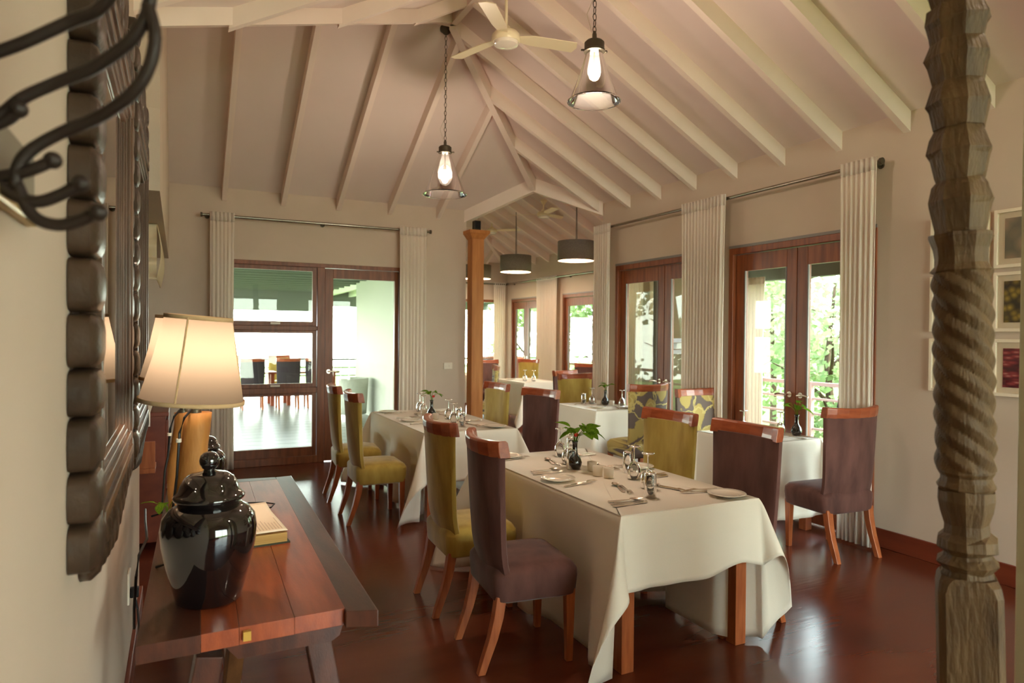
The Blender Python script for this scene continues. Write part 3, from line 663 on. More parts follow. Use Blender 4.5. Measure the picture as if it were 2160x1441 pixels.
def smooth01(t): t = max(0, min(1, t)); return t*t*(3-2*t)
def cloth(label, x0, x1, y0, y1, Ls, seed, group=None, kd=(.40, .42, .40, .42), ztop=.764, lift=None, ks=(0, 0, 0, 0), press=()):   # Ls: drop on the right, back, left, front side
    rn = random.Random(seed); cx, cy = (x0+x1)/2, (y0+y1)/2; hx, hy = (x1-x0)/2+.008, (y1-y0)/2+.008
    t = thing('tablecloth', label, 'tablecloth', (cx, cy, ztop), 0, group)
    R = .012; V = 16; NS = 26; NC = 14
    per = []                                       # (kind, data)
    corners = [((hx, hy), (1, 0), (0, 1)), ((-hx, hy), (0, 1), (-1, 0)), ((-hx, -hy), (-1, 0), (0, -1)), ((hx, -hy), (0, -1), (1, 0))]
    # order: side +x (going +y), corner ++, side +y (going -x), ...
    sides = [((hx, -hy), (hx, hy), (1, 0), Ls[0], hy*2), ((hx, hy), (-hx, hy), (0, 1), Ls[1], hx*2), ((-hx, hy), (-hx, -hy), (-1, 0), Ls[2], hy*2), ((-hx, -hy), (hx, -hy), (0, -1), Ls[3], hx*2)]
    for k in range(4):
        a, b, nrm, L, ln = sides[k]; f1 = rn.uniform(7, 10); p1 = rn.uniform(0, 6); f2 = rn.uniform(24, 32); p2 = rn.uniform(0, 6)
        for i in range(NS):
            s = (i+.5)/NS; per.append(('s', (a[0]+(b[0]-a[0])*s, a[1]+(b[1]-a[1])*s), nrm, L, s*ln, ln, f1, p1, f2, p2, k))
        c, nA, nB = corners[k]; LA = Ls[k]; LB = Ls[(k+1) % 4]
        for j in range(NC+1):
            per.append(('c', c, nA, nB, LA, LB, PI/2*j/NC, k))
    def pos(pt, v):
        if pt[0] == 's':
            _, p, n_, L, s, ln, f1, p1, f2, p2, k = pt
            e = smooth01(min(s, ln-s)/.16); rho = v*L
            out = R*(1-math.exp(-rho/.02))+.03*v+e*rho*(.036*math.sin(f1*s+p1)+.013*math.sin(f2*s+p2))
            cz = .004*math.exp(-((rho-L*.36)/.012)**2)*e
            z = -rho
            if lift: z = -rho*(1-lift(k, s/ln))
            out += cz
            for pk, c0, hw_, dp in press:          # seats pushed in under the table press the linen inwards
                if pk == k: out -= (dp+out)*smooth01((rho-.12)/.16)*smooth01((hw_+.05-abs(s-c0))/.09)
            q_ = (p[0]+n_[0]*out, p[1]+n_[1]*out, z)
        else:
            _, c, nA, nB, LA, LB, ph, k = pt
            ca, sa = math.cos(ph), math.sin(ph); L = min(LA/max(ca, 1e-6), LB/max(sa, 1e-6)); L *= 1-ks[k]*math.sin(2*ph); rho = v*L
            # ease the pointed corner of the fan
            kk = kd[k]; s2 = math.sin(2*ph)**1.15; dg = (nA[0]+nB[0], nA[1]+nB[1]); dl = math.hypot(*dg); dg = (dg[0]/dl, dg[1]/dl)
            tg = (nA[0]-nB[0], nA[1]-nB[1]); tl = math.hypot(*tg); tg = (tg[0]/tl, tg[1]/tl)
            pr_ = kk*rho*s2; la = .12*rho*math.sin(4*ph)*v
            o_ = R*(1-math.exp(-rho/.02))+.03*v
            n_ = (nA[0]*ca+nB[0]*sa, nA[1]*ca+nB[1]*sa)
            z = -math.sqrt(max(1e-6, rho*rho-pr_*pr_-la*la))
            if lift:
                la_ = lift(k, 1.0)*ca*ca+lift((k+1) % 4, 0.0)*sa*sa; z *= 1-la_*(1-s2)
            q_ = (c[0]+dg[0]*pr_+tg[0]*la+n_[0]*o_, c[1]+dg[1]*pr_+tg[1]*la+n_[1]*o_, z)
        zf = -ztop+.012
        if q_[2] < zf:
            ex = zf-q_[2]; r_ = math.hypot(q_[0], q_[1]); q_ = (q_[0]*(1+ex*.5/r_), q_[1]*(1+ex*.5/r_), zf+.004*math.sin(ex*60))
        return q_
    q = MB(); n = len(per)
    vsx = [0, .012, .03]+[.06+.94*i/(V-1) for i in range(V)]
    rings = []
    for v in vsx: rings.append([pos(p, v) for p in per])
    q.loft(rings, cap=False)
    # top: ring at v=0 is the border, fill with a fan of inner ring
    base = len(q.v); inner = [(p[0]*.5, p[1]*.5, 0) for p in rings[0]]
    q.v += inner+[(0, 0, 0)]
    for i in range(n):
        j = (i+1) % n; q.f.append((i, base+i, base+j, j)[::-1]); q.f.append((base+i, base+n, base+j)[::-1])
    o = q.build('drape', CLOTH, t, smooth='all', solid=.0025)
    return t
NEAR, SEC, THI, FOU = 'nearest table', 'second table', 'third table', 'window table'
table('wooden dining table under the nearest white cloth', 1.85, 2.69, 2.61, 4.27)
table('wooden dining table under the second white cloth', 1.86, 2.70, 5.44, 7.16)
table('wooden table under the third cloth, before the opening', 4.13, 4.76, 6.32, 7.22)
table('wooden table under the cloth beside the near french doors', 4.13, 4.76, 3.95, 4.66)
def lift_near(k, s): return .13*math.exp(-((s-.80)/.16)**2) if k == 3 else 0.0
cloth('white cloth on the nearest table, near corner trailing to the floor', 1.85, 2.69, 2.61, 4.27, (.74, .36, .745, .345), 3, kd=(.4, .4, .42, .30), ks=(0, 0, .02, .33), lift=lift_near, press=((0, .345, .26, .15), (0, 1.03, .26, .15), (2, .46, .25, .02), (2, 1.17, .25, .02)))
cloth('white cloth on the second table, before the back door', 1.86, 2.70, 5.44, 7.16, (.735, .4, .735, .42), 5, ks=(0, 0, .06, .15), press=((0, .10, .24, .12), (0, .96, .26, .15), (2, .47, .25, .07), (2, 1.30, .25, .07)))
cloth('white cloth on the third table, before the opening', 4.13, 4.76, 6.32, 7.22, (.05, .6, .68, .70), 8, kd=(.1, .3, .3, .1), ks=(0, 0, .2, 0))
cloth('white cloth on the small table beside the near french doors', 4.13, 4.76, 3.95, 4.66, (.05, .5, .68, .62), 11, kd=(.1, .3, .3, .1), ks=(0, 0, .15, 0))
table('wooden table under the cloth in the room beyond', 5.36, 6.1, 10.45, 11.65)
table('wooden table half hidden by the pine post in the room beyond', 4.75, 5.55, 12.8, 13.6)
cloth('white cloth on the middle table of the room beyond', 5.36, 6.1, 10.45, 11.65, (.6, .6, .6, .6), 14)
cloth('white cloth on the table half hidden by the pine post', 4.75, 5.55, 12.8, 13.6, (.55, .55, .55, .55), 17)

# ------------------------------------------------------------------ pendant lamps, fans, drum lamps
def pendant(label, x, y_, z_rose, z_cap, zb, r, power):
    t = thing('glass_pendant_lamp', label, 'pendant lamp', (x, y_, zb)); h = z_cap-zb
    MB().lathe([(.01, z_rose-zb+.03), (.06, z_rose-zb+.03), (.065, z_rose-zb+.01), (.055, z_rose-zb-.02), (.02, z_rose-zb-.05)], 20).build('ceiling_rose', DARKM, t, smooth=True)
    q = MB(); z = z_rose-zb-.03; k = 0; zt = h+.11
    while z > zt:                                     # chain links
        q.tube([((0, 1)[k % 2]*0+(.012*math.cos(a) if k % 2 else 0), (0 if k % 2 else .012*math.cos(a)), z-.022+.024*math.sin(a)) for a in [2*PI*i/8 for i in range(9)]], .0028, 4, False); z -= .04; k += 1
    q.build('chain', DARKM, t)
    MB().tube([(.004, .006, z_rose-zb-.03), (.012, .008, (z_rose-zb+h)/2), (-.005, .01, h+.3), (-.05, .01, h+.2), (-.02, .004, h+.1)], .0025, 5).build('flex', WHITEP, t, smooth=True)
    MB().lathe([(.008, h+.1), (.014, h+.08), (.014, h+.045), (.05, h+.04), (.062, h+.028), (.062, h-.012), (.066, h-.016), (.066, h-.028), (.05, h-.03), (.012, h-.032)], 24).tube([(.062, 0, h-.01), (.085, 0, h-.01)], .006, 8).ball((.088, 0, h-.01), .009, 8, 6).tube([(-.05, .04, h-.01), (-.065, .052, h-.01)], .006, 8).build('cap', DARKM, t, smooth=True)
    MB().tube([(0, 0, h-.03), (0, 0, h*.62)], .006, 8).lathe([(.012, h*.66), (.016, h*.64), (.016, h*.56), (.012, h*.55)], 12).build('bulb_holder', DARKM, t, smooth=True)
    MB().lathe([(.048, h-.025), (r*.55, h*.5), (r*.93, .01), (r, 0), (r*.99, .004), (r*.91, .016), (r*.53, h*.5+.004), (.044, h-.025)], 40, cap=False).build('glass_shade', GLOWHAZE, t, smooth=True)
    MB().tube([(r*math.cos(2*PI*i/40), r*math.sin(2*PI*i/40), 0) for i in range(41)], .0035, 6, False).build('shade_rim', GLASS, t, smooth=True)
    MB().lathe([(.012, h*.56), (.024, h*.50), (.036, h*.40), (.034, h*.33), (.02, h*.27), (.004, h*.255)], 16).build('bulb', BULB, t, smooth=True)
    point('pendant_light', (0, 0, h*.4), power, parent=t, radius=.1)
pendant('clear glass cone pendant on a long chain, the farther lamp', 2.32, 6.26, 4.55, 3.38, 2.95, .215, 25)
pendant('clear glass cone pendant hanging nearer, right of the fan', 2.32, 3.615, 4.55, 3.39, 3.053, .165, 52)
pendant('added glass pendant out of view, brightening the front of the room', 2.32, .7, 4.55, 3.39, 3.053, .165, 52)  # unseen lamp added behind the view to brighten the interior
def fan(label, x, y_, zc, zh, ang, L=.62, group=None):
    t = thing('ceiling_fan', label, 'ceiling fan', (x, y_, zh), ang, group)
    MB().tube([(0, 0, .06), (0, 0, zc-zh)], .012, 10).lathe([(.05, zc-zh), (.06, zc-zh-.03), (.02, zc-zh-.09)], 16).lathe([(.03, .1), (.045, .075), (.03, .05)], 16).build('down_rod', CREAM, t, smooth=True)
    MB().lathe([(.03, .062), (.09, .055), (.112, .03), (.115, -.005), (.105, -.022)], 32).build('motor', CREAM, t, smooth=True)
    MB().lathe([(.1, -.02), (.094, -.045), (.06, -.056), (.01, -.058)], 32).build('hub_cover', CHINA, t, smooth=True)
    for k in range(3):
        a = 2*PI*k/3; c, s = math.cos(a), math.sin(a)
        q = MB(); pts = [(.1, -.035, .02), (.22, -.06, .028), (L, -.065, .022), (L+.02, .0, .01), (L, .065, -.002), (.22, .06, .004), (.1, .035, .008)]
        q.poly([(r_*c-w_*s, r_*s+w_*c, z) for r_, w_, z in pts], (0, 0, .006)); q.build('blade', CREAM, t)
fan('cream ceiling fan hanging beside the nearer glass pendant', 2.32, 4.9, 4.62, 3.93, math.radians(111), .58)
fan('cream ceiling fan of the room beyond, right of the two', 5.7, 10.45, 3.95, 3.68, math.radians(20), .6)
fan('cream ceiling fan of the room beyond, left of the two', 5.7, 12.64, 3.95, 3.68, math.radians(75), .6)
def drum(label, x, y_, z0, z1, r, zc, power):
    t = thing('drum_pendant_lamp', label, 'pendant lamp', (x, y_, z0)); h = z1-z0
    MB().lathe([(r, 0), (r, h)], 40, cap=False).build('drum_shade', DRUM, t, smooth=True, solid=.006)
    MB().lathe([(r-.008, .003), (r-.008, h-.02), (0.01, h-.02)], 40, cap=False).build('shade_lining', DRUMIN, t, smooth=True)
    MB().tube([(0, 0, h-.02), (0, 0, zc-z0)], .006, 6).tube([(.02, 0, h), (.015, 0, (h+zc-z0)/2), (0, 0, zc-z0-.05)], .004, 6).build('cord', DARKM, t, smooth=True)
    for k in range(3):
        a = 2*PI*k/3+.4; MB().ball((.12*math.cos(a), .12*math.sin(a), h*.35), .035, 10, 8).build('bulb', BULB, t, smooth=True)
    point('drum_light', (0, 0, h*.15), power*.6, parent=t, radius=.1)
drum('grey drum pendant lamp, nearest of three in the room beyond', 5.7, 9.36, 2.78, 3.09, .29, 3.95, 45)
drum('grey drum pendant lamp, middle of three in the room beyond', 5.7, 11.53, 2.77, 3.08, .29, 3.95, 45)
drum('grey drum pendant lamp peeping out behind the pine post', 5.65, 13.25, 2.76, 3.05, .29, 3.7, 45)
# wall spot lamps of the unseen front of the room
# pine post with a small loudspeaker
t = thing('pine_post', 'knotty pine post with a flared cap at the opening', 'post', (3.6, 8.5, 0))
MB().box(-.085, .085, -.085, .085, 0, 2.9).build('shaft', PINE, t, bevel=.004)
rg = [[(sx_*w_, sy_*w_, z) for sx_, sy_ in ((-1, -1), (1, -1), (1, 1), (-1, 1))] for w_, z in ((.088, 2.87), (.1, 2.89), (.135, 2.935), (.145, 2.945), (.145, 2.985))]
MB().loft(rg).build('capital', PINE, t)
t = thing('loudspeaker', 'small black loudspeaker on top of the pine post', 'loudspeaker', (3.6, 8.48, 2.985))
MB().box(-.045, .045, -.045, .045, 0, .135).build('cabinet', BLACK, t, bevel=.006); MB().box(-.038, .038, -.05, -.045, .035, .128).build('grille', mat('grille_cloth', (40, 38, 38), .9, .1), t)
t = thing('switch_plate', 'white double light switch on the back wall', 'light switch', (3.25, YB, 1.17))
MB().box(-.06, .06, -.012, 0, -.045, .045).build('plate', WHITEP, t, bevel=.003); MB().box(-.035, -.012, -.017, -.012, -.015, .015).build('rocker', WHITEP, t); MB().box(.012, .035, -.017, -.012, -.015, .015).build('rocker', WHITEP, t)

# ------------------------------------------------------------------ pictures on the right wall
prints = [(('protea', [(214, 170, 148), (182, 150, 130), (140, 128, 112), (112, 108, 96)], 9, 'F1', (1, 1, 1))), ('yellow_flowers', [(222, 190, 90), (160, 136, 72), (104, 92, 64), (70, 62, 58)], 20, 'F1', (1, 1, 1)), ('red_plumes', [(214, 156, 148), (168, 74, 80), (120, 50, 62), (84, 44, 54)], 5, 'F1', (1, 2.5, 8))]
PM = [photo_mat(*a) for a in prints]
names = ['pale round flower heads', 'small yellow blossoms', 'dark red feathery plumes']
rows = [(2.06, 2.44), (1.645, 2.033), (1.225, 1.597)]
for c, (ya, yb) in enumerate(((2.68, 3.07), (2.26, 2.648))):
    for r_, (za, zb) in enumerate(rows):
        lab = ('white framed print showing %s right of the carved post' % names[r_]) if c else ('white framed print mostly behind the carved post, %s row' % ('top', 'middle', 'bottom')[r_])
        t = thing('framed_print', lab, 'picture', (XR, (ya+yb)/2, (za+zb)/2), 0, None); hw, hh = (yb-ya)/2, (zb-za)/2
        q = MB(); f = .022
        q.box(-.03, 0, -hw, -hw+f, -hh, hh); q.box(-.03, 0, hw-f, hw, -hh, hh); q.box(-.03, 0, -hw+f, hw-f, -hh, -hh+f); q.box(-.03, 0, -hw+f, hw-f, hh-f, hh); q.build('frame', FRAMEW, t, bevel=.002)
        MB().box(-.012, -.002, -hw+f, hw-f, -hh+f, hh-f).build('mount', MAT_, t)
        MB().box(-.015, -.012, -hw+.06, hw-.06, -hh+.06, hh-.06).build('print', PM[r_], t)
        MB().box(-.022, -.020, -hw+f, hw-f, -hh+f, hh-f).build('pane', THIN, t)

# ------------------------------------------------------------------ carved post in the right foreground
t = thing('carved_post', 'old carved wooden post with twisted shaft in the right foreground', 'post', (1.637, .909, 0))
K = 1.55/1440; KR = K/1.16
def zpx(yp): return 1.6+(711-yp)*K
q = MB()
half = .062
def sq(w_, z, ch=.2): return [(w_*(1-ch), -w_, z), (w_, -w_*(1-ch), z), (w_, w_*(1-ch), z), (w_*(1-ch), w_, z), (-w_*(1-ch), w_, z), (-w_, w_*(1-ch), z), (-w_, -w_*(1-ch), z), (-w_*(1-ch), -w_, z)]
q.loft([sq(half*.98, 0), sq(half, .5), sq(half*.98, zpx(1235), .22), sq(half*.93, zpx(1215), .3), sq(half*.85, zpx(1204), .45)])
q.build('base_block', POST, t)
def rings(prof, n=14, sharp=False, seed=0, wob=.06):
    rn = random.Random(seed); rg = []
    for r, yp in prof:
        rg.append([(r*KR*(1+rn.uniform(-wob, wob)*.5)*math.cos(2*PI*i/n+.2), r*KR*(1+rn.uniform(-wob, wob)*.5)*math.sin(2*PI*i/n+.2), zpx(yp)+rn.uniform(-.003, .003)) for i in range(n)])
    return MB().loft(rg)
rings([(58, 1206), (52, 1194), (67, 1178), (53, 1166), (50, 1158), (66, 1148), (64, 1128), (50, 1118), (48, 1096), (57, 1068), (62, 1046), (61, 1026)], 10, seed=1, wob=.03).build('vase_turning', POST, t)
rings([(50, 1032), (63, 1020), (56, 1006), (54, 998), (62, 986), (58, 978)], 12, seed=2, wob=.04).build('collar', POST, t)
nst, n, m = 5, 60, 110; rg = []
for k in range(m+1):
    yp = 984-(984-572)*k/m; z = zpx(yp); ring = []
    for i in range(n):
        a = 2*PI*i/n; ph = (nst*a-(yp/46.)*2*PI)/(2*PI); fr = ph-math.floor(ph); tri = 1-abs(2*fr-1)
        r = 55+10*tri**.8+1.2*math.sin(a*3+yp*.05); ring.append((r*KR*math.cos(a), r*KR*math.sin(a), z))
    rg.append(ring)
MB().loft(rg).build('twisted_shaft', POST, t)
rings([(56, 576), (66, 568), (58, 556), (57, 540), (60, 522), (68, 500), (67, 494), (54, 490)], 9, seed=5, wob=.05).build('flared_collar', POST, t)
prof = [(58, 493), (56, 484)]
for wid, nar in ((424, 378), (322, 272), (222, 170), (129, 80), (53, 20), (-40, -85), (-140, -190), (-240, -290)):
    prof += ([(55, wid+52)] if wid != 424 else [])+[(66, wid+12), (71, wid), (62, wid-28), (53, nar+3)]
rings(prof, 8, seed=7, wob=.07).build('faceted_shaft', POST, t)
# lean slightly
t.rotation_euler = (Matrix.Rotation(-math.radians(2.05), 3, Vector((.439, .898, 0))) @ Matrix.Rotation(math.radians(-54), 3, 'Z')).to_euler()

# ------------------------------------------------------------------ console table with its things
t = thing('console_table', 'teak console table with splayed legs along the left wall', 'console table', (.21, 2.96, 0), 0)
ca, sa = 0, 0
def plank(x0, x1, y0, y1, m, z0=.752, z1=.8):
    return MB().box(x0, x1, y0, y1, z0, z1).build('plank', m, t, bevel=.003)
# left and right edge boards run the full length, cross boards at both ends would sit between
q = MB(); q.poly([(.225, -1.0, .752), (.312, -1.03, .752), (.36, 1.0, .752), (.275, .99, .752)], (0, 0, .048)); q.build('edge_board', TABD, t, bevel=.003)
xs = [(-.305, -.155, TABD), (-.154, -.06, TABW), (-.059, .085, TABW), (.086, .228, TABW)]
for k, (a, b, m_) in enumerate(xs):
    sh = .0475; e0 = -.998+.006*k
    q = MB(); q.poly([(a, e0, .752), (b, e0+.004, .752), (b+sh, .93, .752), (a+sh, .93, .752)], (0, 0, .048)); q.build('plank', m_, t, bevel=.001)
q = MB(); q.poly([(-.262, .932, .752), (.273, .932, .752), (.275, .995, .752), (-.262, 1.06, .752)], (0, 0, .048)); q.build('end_board', TABD, t, bevel=.003)
MB().box(-.05, -.03, -1.0005, -.985, .765, .79).build('knot_fill', mat('resin', (190, 150, 70), .3, .5), t)
q = MB(); q.poly([(-.06, 0, .705), (.19, 0, .705), (.215, 0, .72), (.225, 0, .752), (-.1, 0, .752)], (0, .07, 0)); 
for v in range(len(q.v)): q.v[v] = (q.v[v][0], q.v[v][1]-.965, q.v[v][2])
q.build('end_rail', TABD, t)
q = MB(); q.poly([(-.2, .82, .70), (.24, .82, .70), (.26, .82, .752), (-.22, .82, .752)], (0, .07, 0)); q.build('end_rail', TABD, t)
for y_ in (-.9, .85):
    for s, x0 in ((-1, -.13), (1, .16)):
        MB().bar((x0, y_, .71), (x0+s*.13, y_+(-.04 if y_ < 0 else .04), 0), .07, .075, (0, 1, 0)).build('leg', TABD, t, bevel=.004)
MB().bar((-.02, -.55, .72), (-.05, -.15, .0), .09, .05, (1, 0, 0)).build('brace', TABL, t, bevel=.003)
MB().bar((.0, .85, .15), (0, -.9, .15), .05, .07, (0, 0, 1)).build('stretcher', TABD, t, bevel=.003)
def ginger_jar(label, x, y_, s, z=.8):
    t = thing('ginger_jar', label, 'jar', (x, y_, z))
    pr = [(.085, 0), (.092, .006), (.1, .04), (.118, .11), (.13, .17), (.134, .215), (.128, .25), (.11, .274), (.09, .286), (.08, .29)]
    MB().lathe([(r*s, h*s) for r, h in pr], 56).build('body', CERA, t, smooth='all')
    pl = [(.088, .288), (.09, .298), (.098, .303), (.1, .311), (.094, .318), (.086, .324), (.08, .345), (.068, .366), (.05, .378), (.024, .383), (.018, .386)]
    l = MB().lathe([(r*s, h*s) for r, h in pl], 56).build('lid', CERA, t, smooth='all')
    MB().lathe([(.02*s, .384*s), (.015*s, .389*s), (.021*s, .394*s), (.027*s, .405*s), (.0285*s, .416*s), (.025*s, .43*s), (.016*s, .439*s), (.002*s, .443*s)], 32).build('knob', CERA, l, smooth='all')
ginger_jar('large black glazed ginger jar on the near end of the console table', .085, 2.225, 1.0)
ginger_jar('smaller black glazed jar behind the console lamp', .118, 3.7, .74)
def lamp(label, x, y_, tilt, hb, zs0, zs1, r0, r1, power, seed):
    rn = random.Random(seed); t = thing('table_lamp', label, 'table lamp', (x, y_, .8))
    rg = []
    for k in range(10):
        z = hb*k/9; w_ = (.062-.02*k/9+rn.uniform(-.003, .003), .055-.012*k/9+rn.uniform(-.003, .003))
        rg.append([(w_[0]*math.cos(a)*(1+.1*abs(math.sin(2*a)))+rn.uniform(-.002, .002)+.01*math.sin(k*.7+seed), w_[1]*math.sin(a)*(1+.1*abs(math.sin(2*a)))+rn.uniform(-.002, .002), z) for a in [2*PI*i/16 for i in range(16)]])
    MB().loft(rg).build('timber_base', BLOCK, t, smooth='all', angle=30)
    MB().tube([(0, 0, hb), (0, 0, zs0-.8+.1)], .011, 10).lathe([(.02, hb), (.02, hb+.012)], 12).build('stem', DARKM, t, smooth=True)
    c = (0, 0, (zs0+zs1)/2-.8); R = Matrix.Rotation(tilt, 3, Vector((.44, .9, 0)))
    def tr(q):
        q.v = [tuple(R @ (Vector(v)-Vector(c))+Vector(c)) for v in q.v]; return q
    za, zb = zs0-.8, zs1-.8
    s = tr(MB().lathe([(r0, za), (r0*.5+r1*.5-.004, (za+zb)/2), (r1, zb)], 48, cap=False)).build('lamp_shade', SHADE, t, smooth='all')
    for r, z in ((r0, za), (r1, zb)): tr(MB().lathe([(r+.002, z-.006), (r+.002, z+.008)], 48, cap=False)).build('binding', TRIM, s, smooth='all', solid=.003)
    for k in range(3):
        a = PI*2*k/3-1.9; q = MB(); q.tube([((r0+.001)*math.cos(a), (r0+.001)*math.sin(a), za), ((r1+.001)*math.cos(a), (r1+.001)*math.sin(a), zb)], .0035, 6); tr(q).build('seam', TRIM, s)
    MB().ball((0, 0, za+.11), .03, 12, 8).build('bulb', BULB, t, smooth=True)
    point('lamp_light', (0, 0, za+.16), power, parent=t, radius=.035)
    q = MB(); q.tube([(-.0, -.02, hb+.03), (-.035, -.05, hb-.01), (-.05, -.07, hb-.06), (-.058, -.082, hb*.6), (-.07, -.085, .2), (-.082, -.08, .02), (-.12, -.06, .006)], .0045, 8); cb = q.build('lamp_cable', BLACK, t, smooth=True)
    MB().lathe([(.009, hb-.09), (.009, hb-.078)], 8, c=(-.053, -.075, 0)).build('cable_clip', WHITEP, cb)
lamp('lit table lamp on a rough timber block, the nearer of two', .055, 2.64, math.radians(4.5), .515, 1.357, 1.648, .169, .109, 10, 1)
lamp('lit table lamp just behind the nearer lamp, mostly hidden', .02, 3.36, math.radians(3), .44, 1.39, 1.66, .165, .115, 9, 2)
# open book
t = thing('open_book', 'thick worn book lying open on the console table', 'book', (.262, 2.9, .8), math.radians(5))
MB().box(-.16, .105, -.215, .21, 0, .006).build('cover', BOOKC, t)
MB().box(-.155, .095, -.21, .2, .006, .04).build('page_block', PAGEE, t)
def pg(u, v): return (-.155+.252*u, -.21+.41*v, .041+.012*math.sin(u*PI*.55)*(1-u*.4)+.03*max(0, v-.72)*(.4+u)+.006*v)
MB().grid(pg, 14, 14).build('open_page', PAPER, t, smooth='all', solid=.002)
q = MB(); rn = random.Random(4)
for k in range(16):
    u0 = .26+.045*k; 
    for (va, vb) in ((.06, .06+rn.uniform(.2, .42)),):
        a, b, c, d = pg(u0, va), pg(u0+.012, va), pg(u0+.012, vb), pg(u0, vb)
        q.add([(p[0], p[1], p[2]+.0022) for p in (a, b, c, d)], [(0, 1, 2, 3)])
q.build('handwriting', mat('faint_ink', (206, 186, 164), .8, .1), t)
t = thing('pen', 'black and pale green pen on a cord beyond the book', 'pen', (.235, 3.28, .8), math.radians(-52))
MB().tube([(-.07, 0, .012), (.07, 0, .008)], .007, 10).build('barrel', mat('pen_green', (150, 160, 110), .3, .5), t, smooth=True)
MB().tube([(-.07, 0, .012), (-.13, .01, .018)], .011, 10).build('holder', BLACK, t, smooth=True)
MB().tube([(.07, 0, .008), (.09, .04, .006), (.12, .09, .008), (.09, .14, .01), (.03, .13, .012), (-.04, .08, .012), (-.12, .02, .015)], .0035, 6).build('cord', BLACK, t, smooth=True)
# wall sockets and plug
t = thing('wall_socket', 'white wall socket with a black plug beside the console', 'socket', (XL, 3.49, .455))
MB().box(0, .01, -.05, .05, -.07, .07).build('plate', WHITEP, t, bevel=.003)
p_ = MB().box(.01, .045, -.035, -.005, -.045, .0).build('plug', BLACK, t, bevel=.005)
MB().tube([(.03, -.02, -.045), (.04, -.02, -.1), (.05, -.08, -.17), (.055, -.2, -.2), (.06, -.3, -.1)], .0045, 8).build('plug_cable', BLACK, p_, smooth=True)
tag(MB().tube([(-.13, 3.45, .803), (-.12, 3.2, .81), (-.105, 2.95, .806), (-.125, 2.8, .79), (-.13, 2.72, .74), (-.14, 2.8, .6), (-.15, 3.0, .45)], .005, 8).build('lamp_flex', BLACK, smooth=True), 'black lamp flex hanging over the wall edge of the console', 'cable')
# sprig beside the lamp
def sprig(label, x, y_, z, n, seed, h=.12, s=.055, mat_=LEAF, red=0, lean=(0, 0)):
    rn = random.Random(seed); t = thing('leafy_sprig', label, 'sprig', (x, y_, z))
    q = MB(); tips = []
    for k in range(n):
        a = 2*PI*k/n+rn.uniform(-.4, .4); e = rn.uniform(.35, 1); hx = lean[0]*e+.05*e*math.cos(a)*s/.055; hy = lean[1]*e+.05*e*math.sin(a)*s/.055; hz = h*rn.uniform(.55, 1.1)
        q.tube([(0, 0, -.04), (hx*.3, hy*.3, hz*.5), (hx, hy, hz)], .0016, 5); tips.append((hx, hy, hz, a))
    q.build('stem', LEAF, t)
    lm = MB(); 
    def lf(u, v):
        w_ = math.sin(PI*min(1, v*1.02))**.7*.36*(1-.25*v); x_ = (u-.5)*2*w_; return (x_, v, -.35*v*v+.25*abs(x_)**1.2)
    me = lm.grid(lf, 4, 6).mesh('leaf', mat_)
    for p in me.polygons: p.use_smooth = True
    for hx, hy, hz, a in tips:
        o = bpy.data.objects.new('leaf', me); COL.objects.link(o); o.parent = t; o.location = (hx, hy, hz); o.rotation_euler = (rn.uniform(-.3, .8), rn.uniform(-.4, .4), a-PI/2); k = s*rn.uniform(1.0, 1.6); o.scale = (k, k, k)
    for k in range(red): MB().ball((rn.uniform(-.02, .03), rn.uniform(-.02, .02), h*.45), .012, 8, 6).build('red_flower', RED, t, smooth=True)
sprig('green sprig peeping out left of the near lamp base', -.03, 3.0, .89, 4, 3, .06, .04, lean=(-.02, -.03))
t = thing('glass_vial', 'small clear vial holding the sprig beside the lamp', 'vase', (-.03, 3.0, .8)); MB().lathe([(.018, 0), (.02, .02), (.012, .06), (.012, .1), (.010, .1), (.010, .06), (.017, .02), (.014, .004)], 16).build('body', THIN, t, smooth=True)
# sideboard and blind in the alcove
t = thing('sideboard', 'dark red wooden sideboard in the alcove past the mirrors', 'sideboard', (-.5, 6.4, 0))
MB().box(-.4, .42, -.8, .8, .06, .98).build('carcass', BASEB, t, bevel=.004); MB().box(-.42, .44, -.82, .82, .98, 1.01).build('top', BASEB, t, bevel=.004)
for k in range(3): 
    d_ = MB().box(.42, .438, -.78+.53*k, -.27+.53*k, .1, .95).build('cabinet_door', BASEB, t, bevel=.003); MB().tube([(.438, -.34+.53*k, .55), (.46, -.34+.53*k, .55)], .012, 8).build('knob', STEEL, d_)
t = thing('serving_shelf', 'paler wooden shelf box fixed to the end of the sideboard', 'shelf', (-.36, 5.42, .62))
MB().box(-.3, .22, -.12, .14, 0, .035).build('board', CHW, t, bevel=.003); MB().box(-.3, .22, -.12, -.1, .035, .22).build('front_board', CHW, t, bevel=.003)
t = thing('table_runner', 'white runner hanging over the sideboard end', 'runner', (-.5, 5.8, 1.012))
MB().grid(lambda u, v: (-.3+.62*u, -.24+.6*max(0, v-.14)/.86 if v > .14 else -.24+.004*math.sin(9*u), .003 if v > .14 else -.10*(1-v/.14)), 12, 14).build('linen', CLOTH, t, smooth='all', solid=.003)
t = thing('roman_blind', 'cream roman blind bunched under the alcove header', 'blind', (-.3, 5.9, 2.0))
q = MB(); q.grid(lambda u, v: (-.42+.57*u, .5*v*0+.04*math.sin(6*PI*v)*(1-v*.5), .42-.42*(1-v)), 8, 30); q.build('fabric', CREAMB, t, smooth='all', solid=.01)
MB().box(-.42, .15, -.02, .02, .42, .46).build('head_rail', CREAM, t)
q = MB(); q.grid(lambda u, v: (.15+.03*math.sin(PI*v), -.0+1.2*u, .42-.42*(1-v)), 8, 10); q.build('side_fall', CREAMB, t, smooth='all', solid=.008)

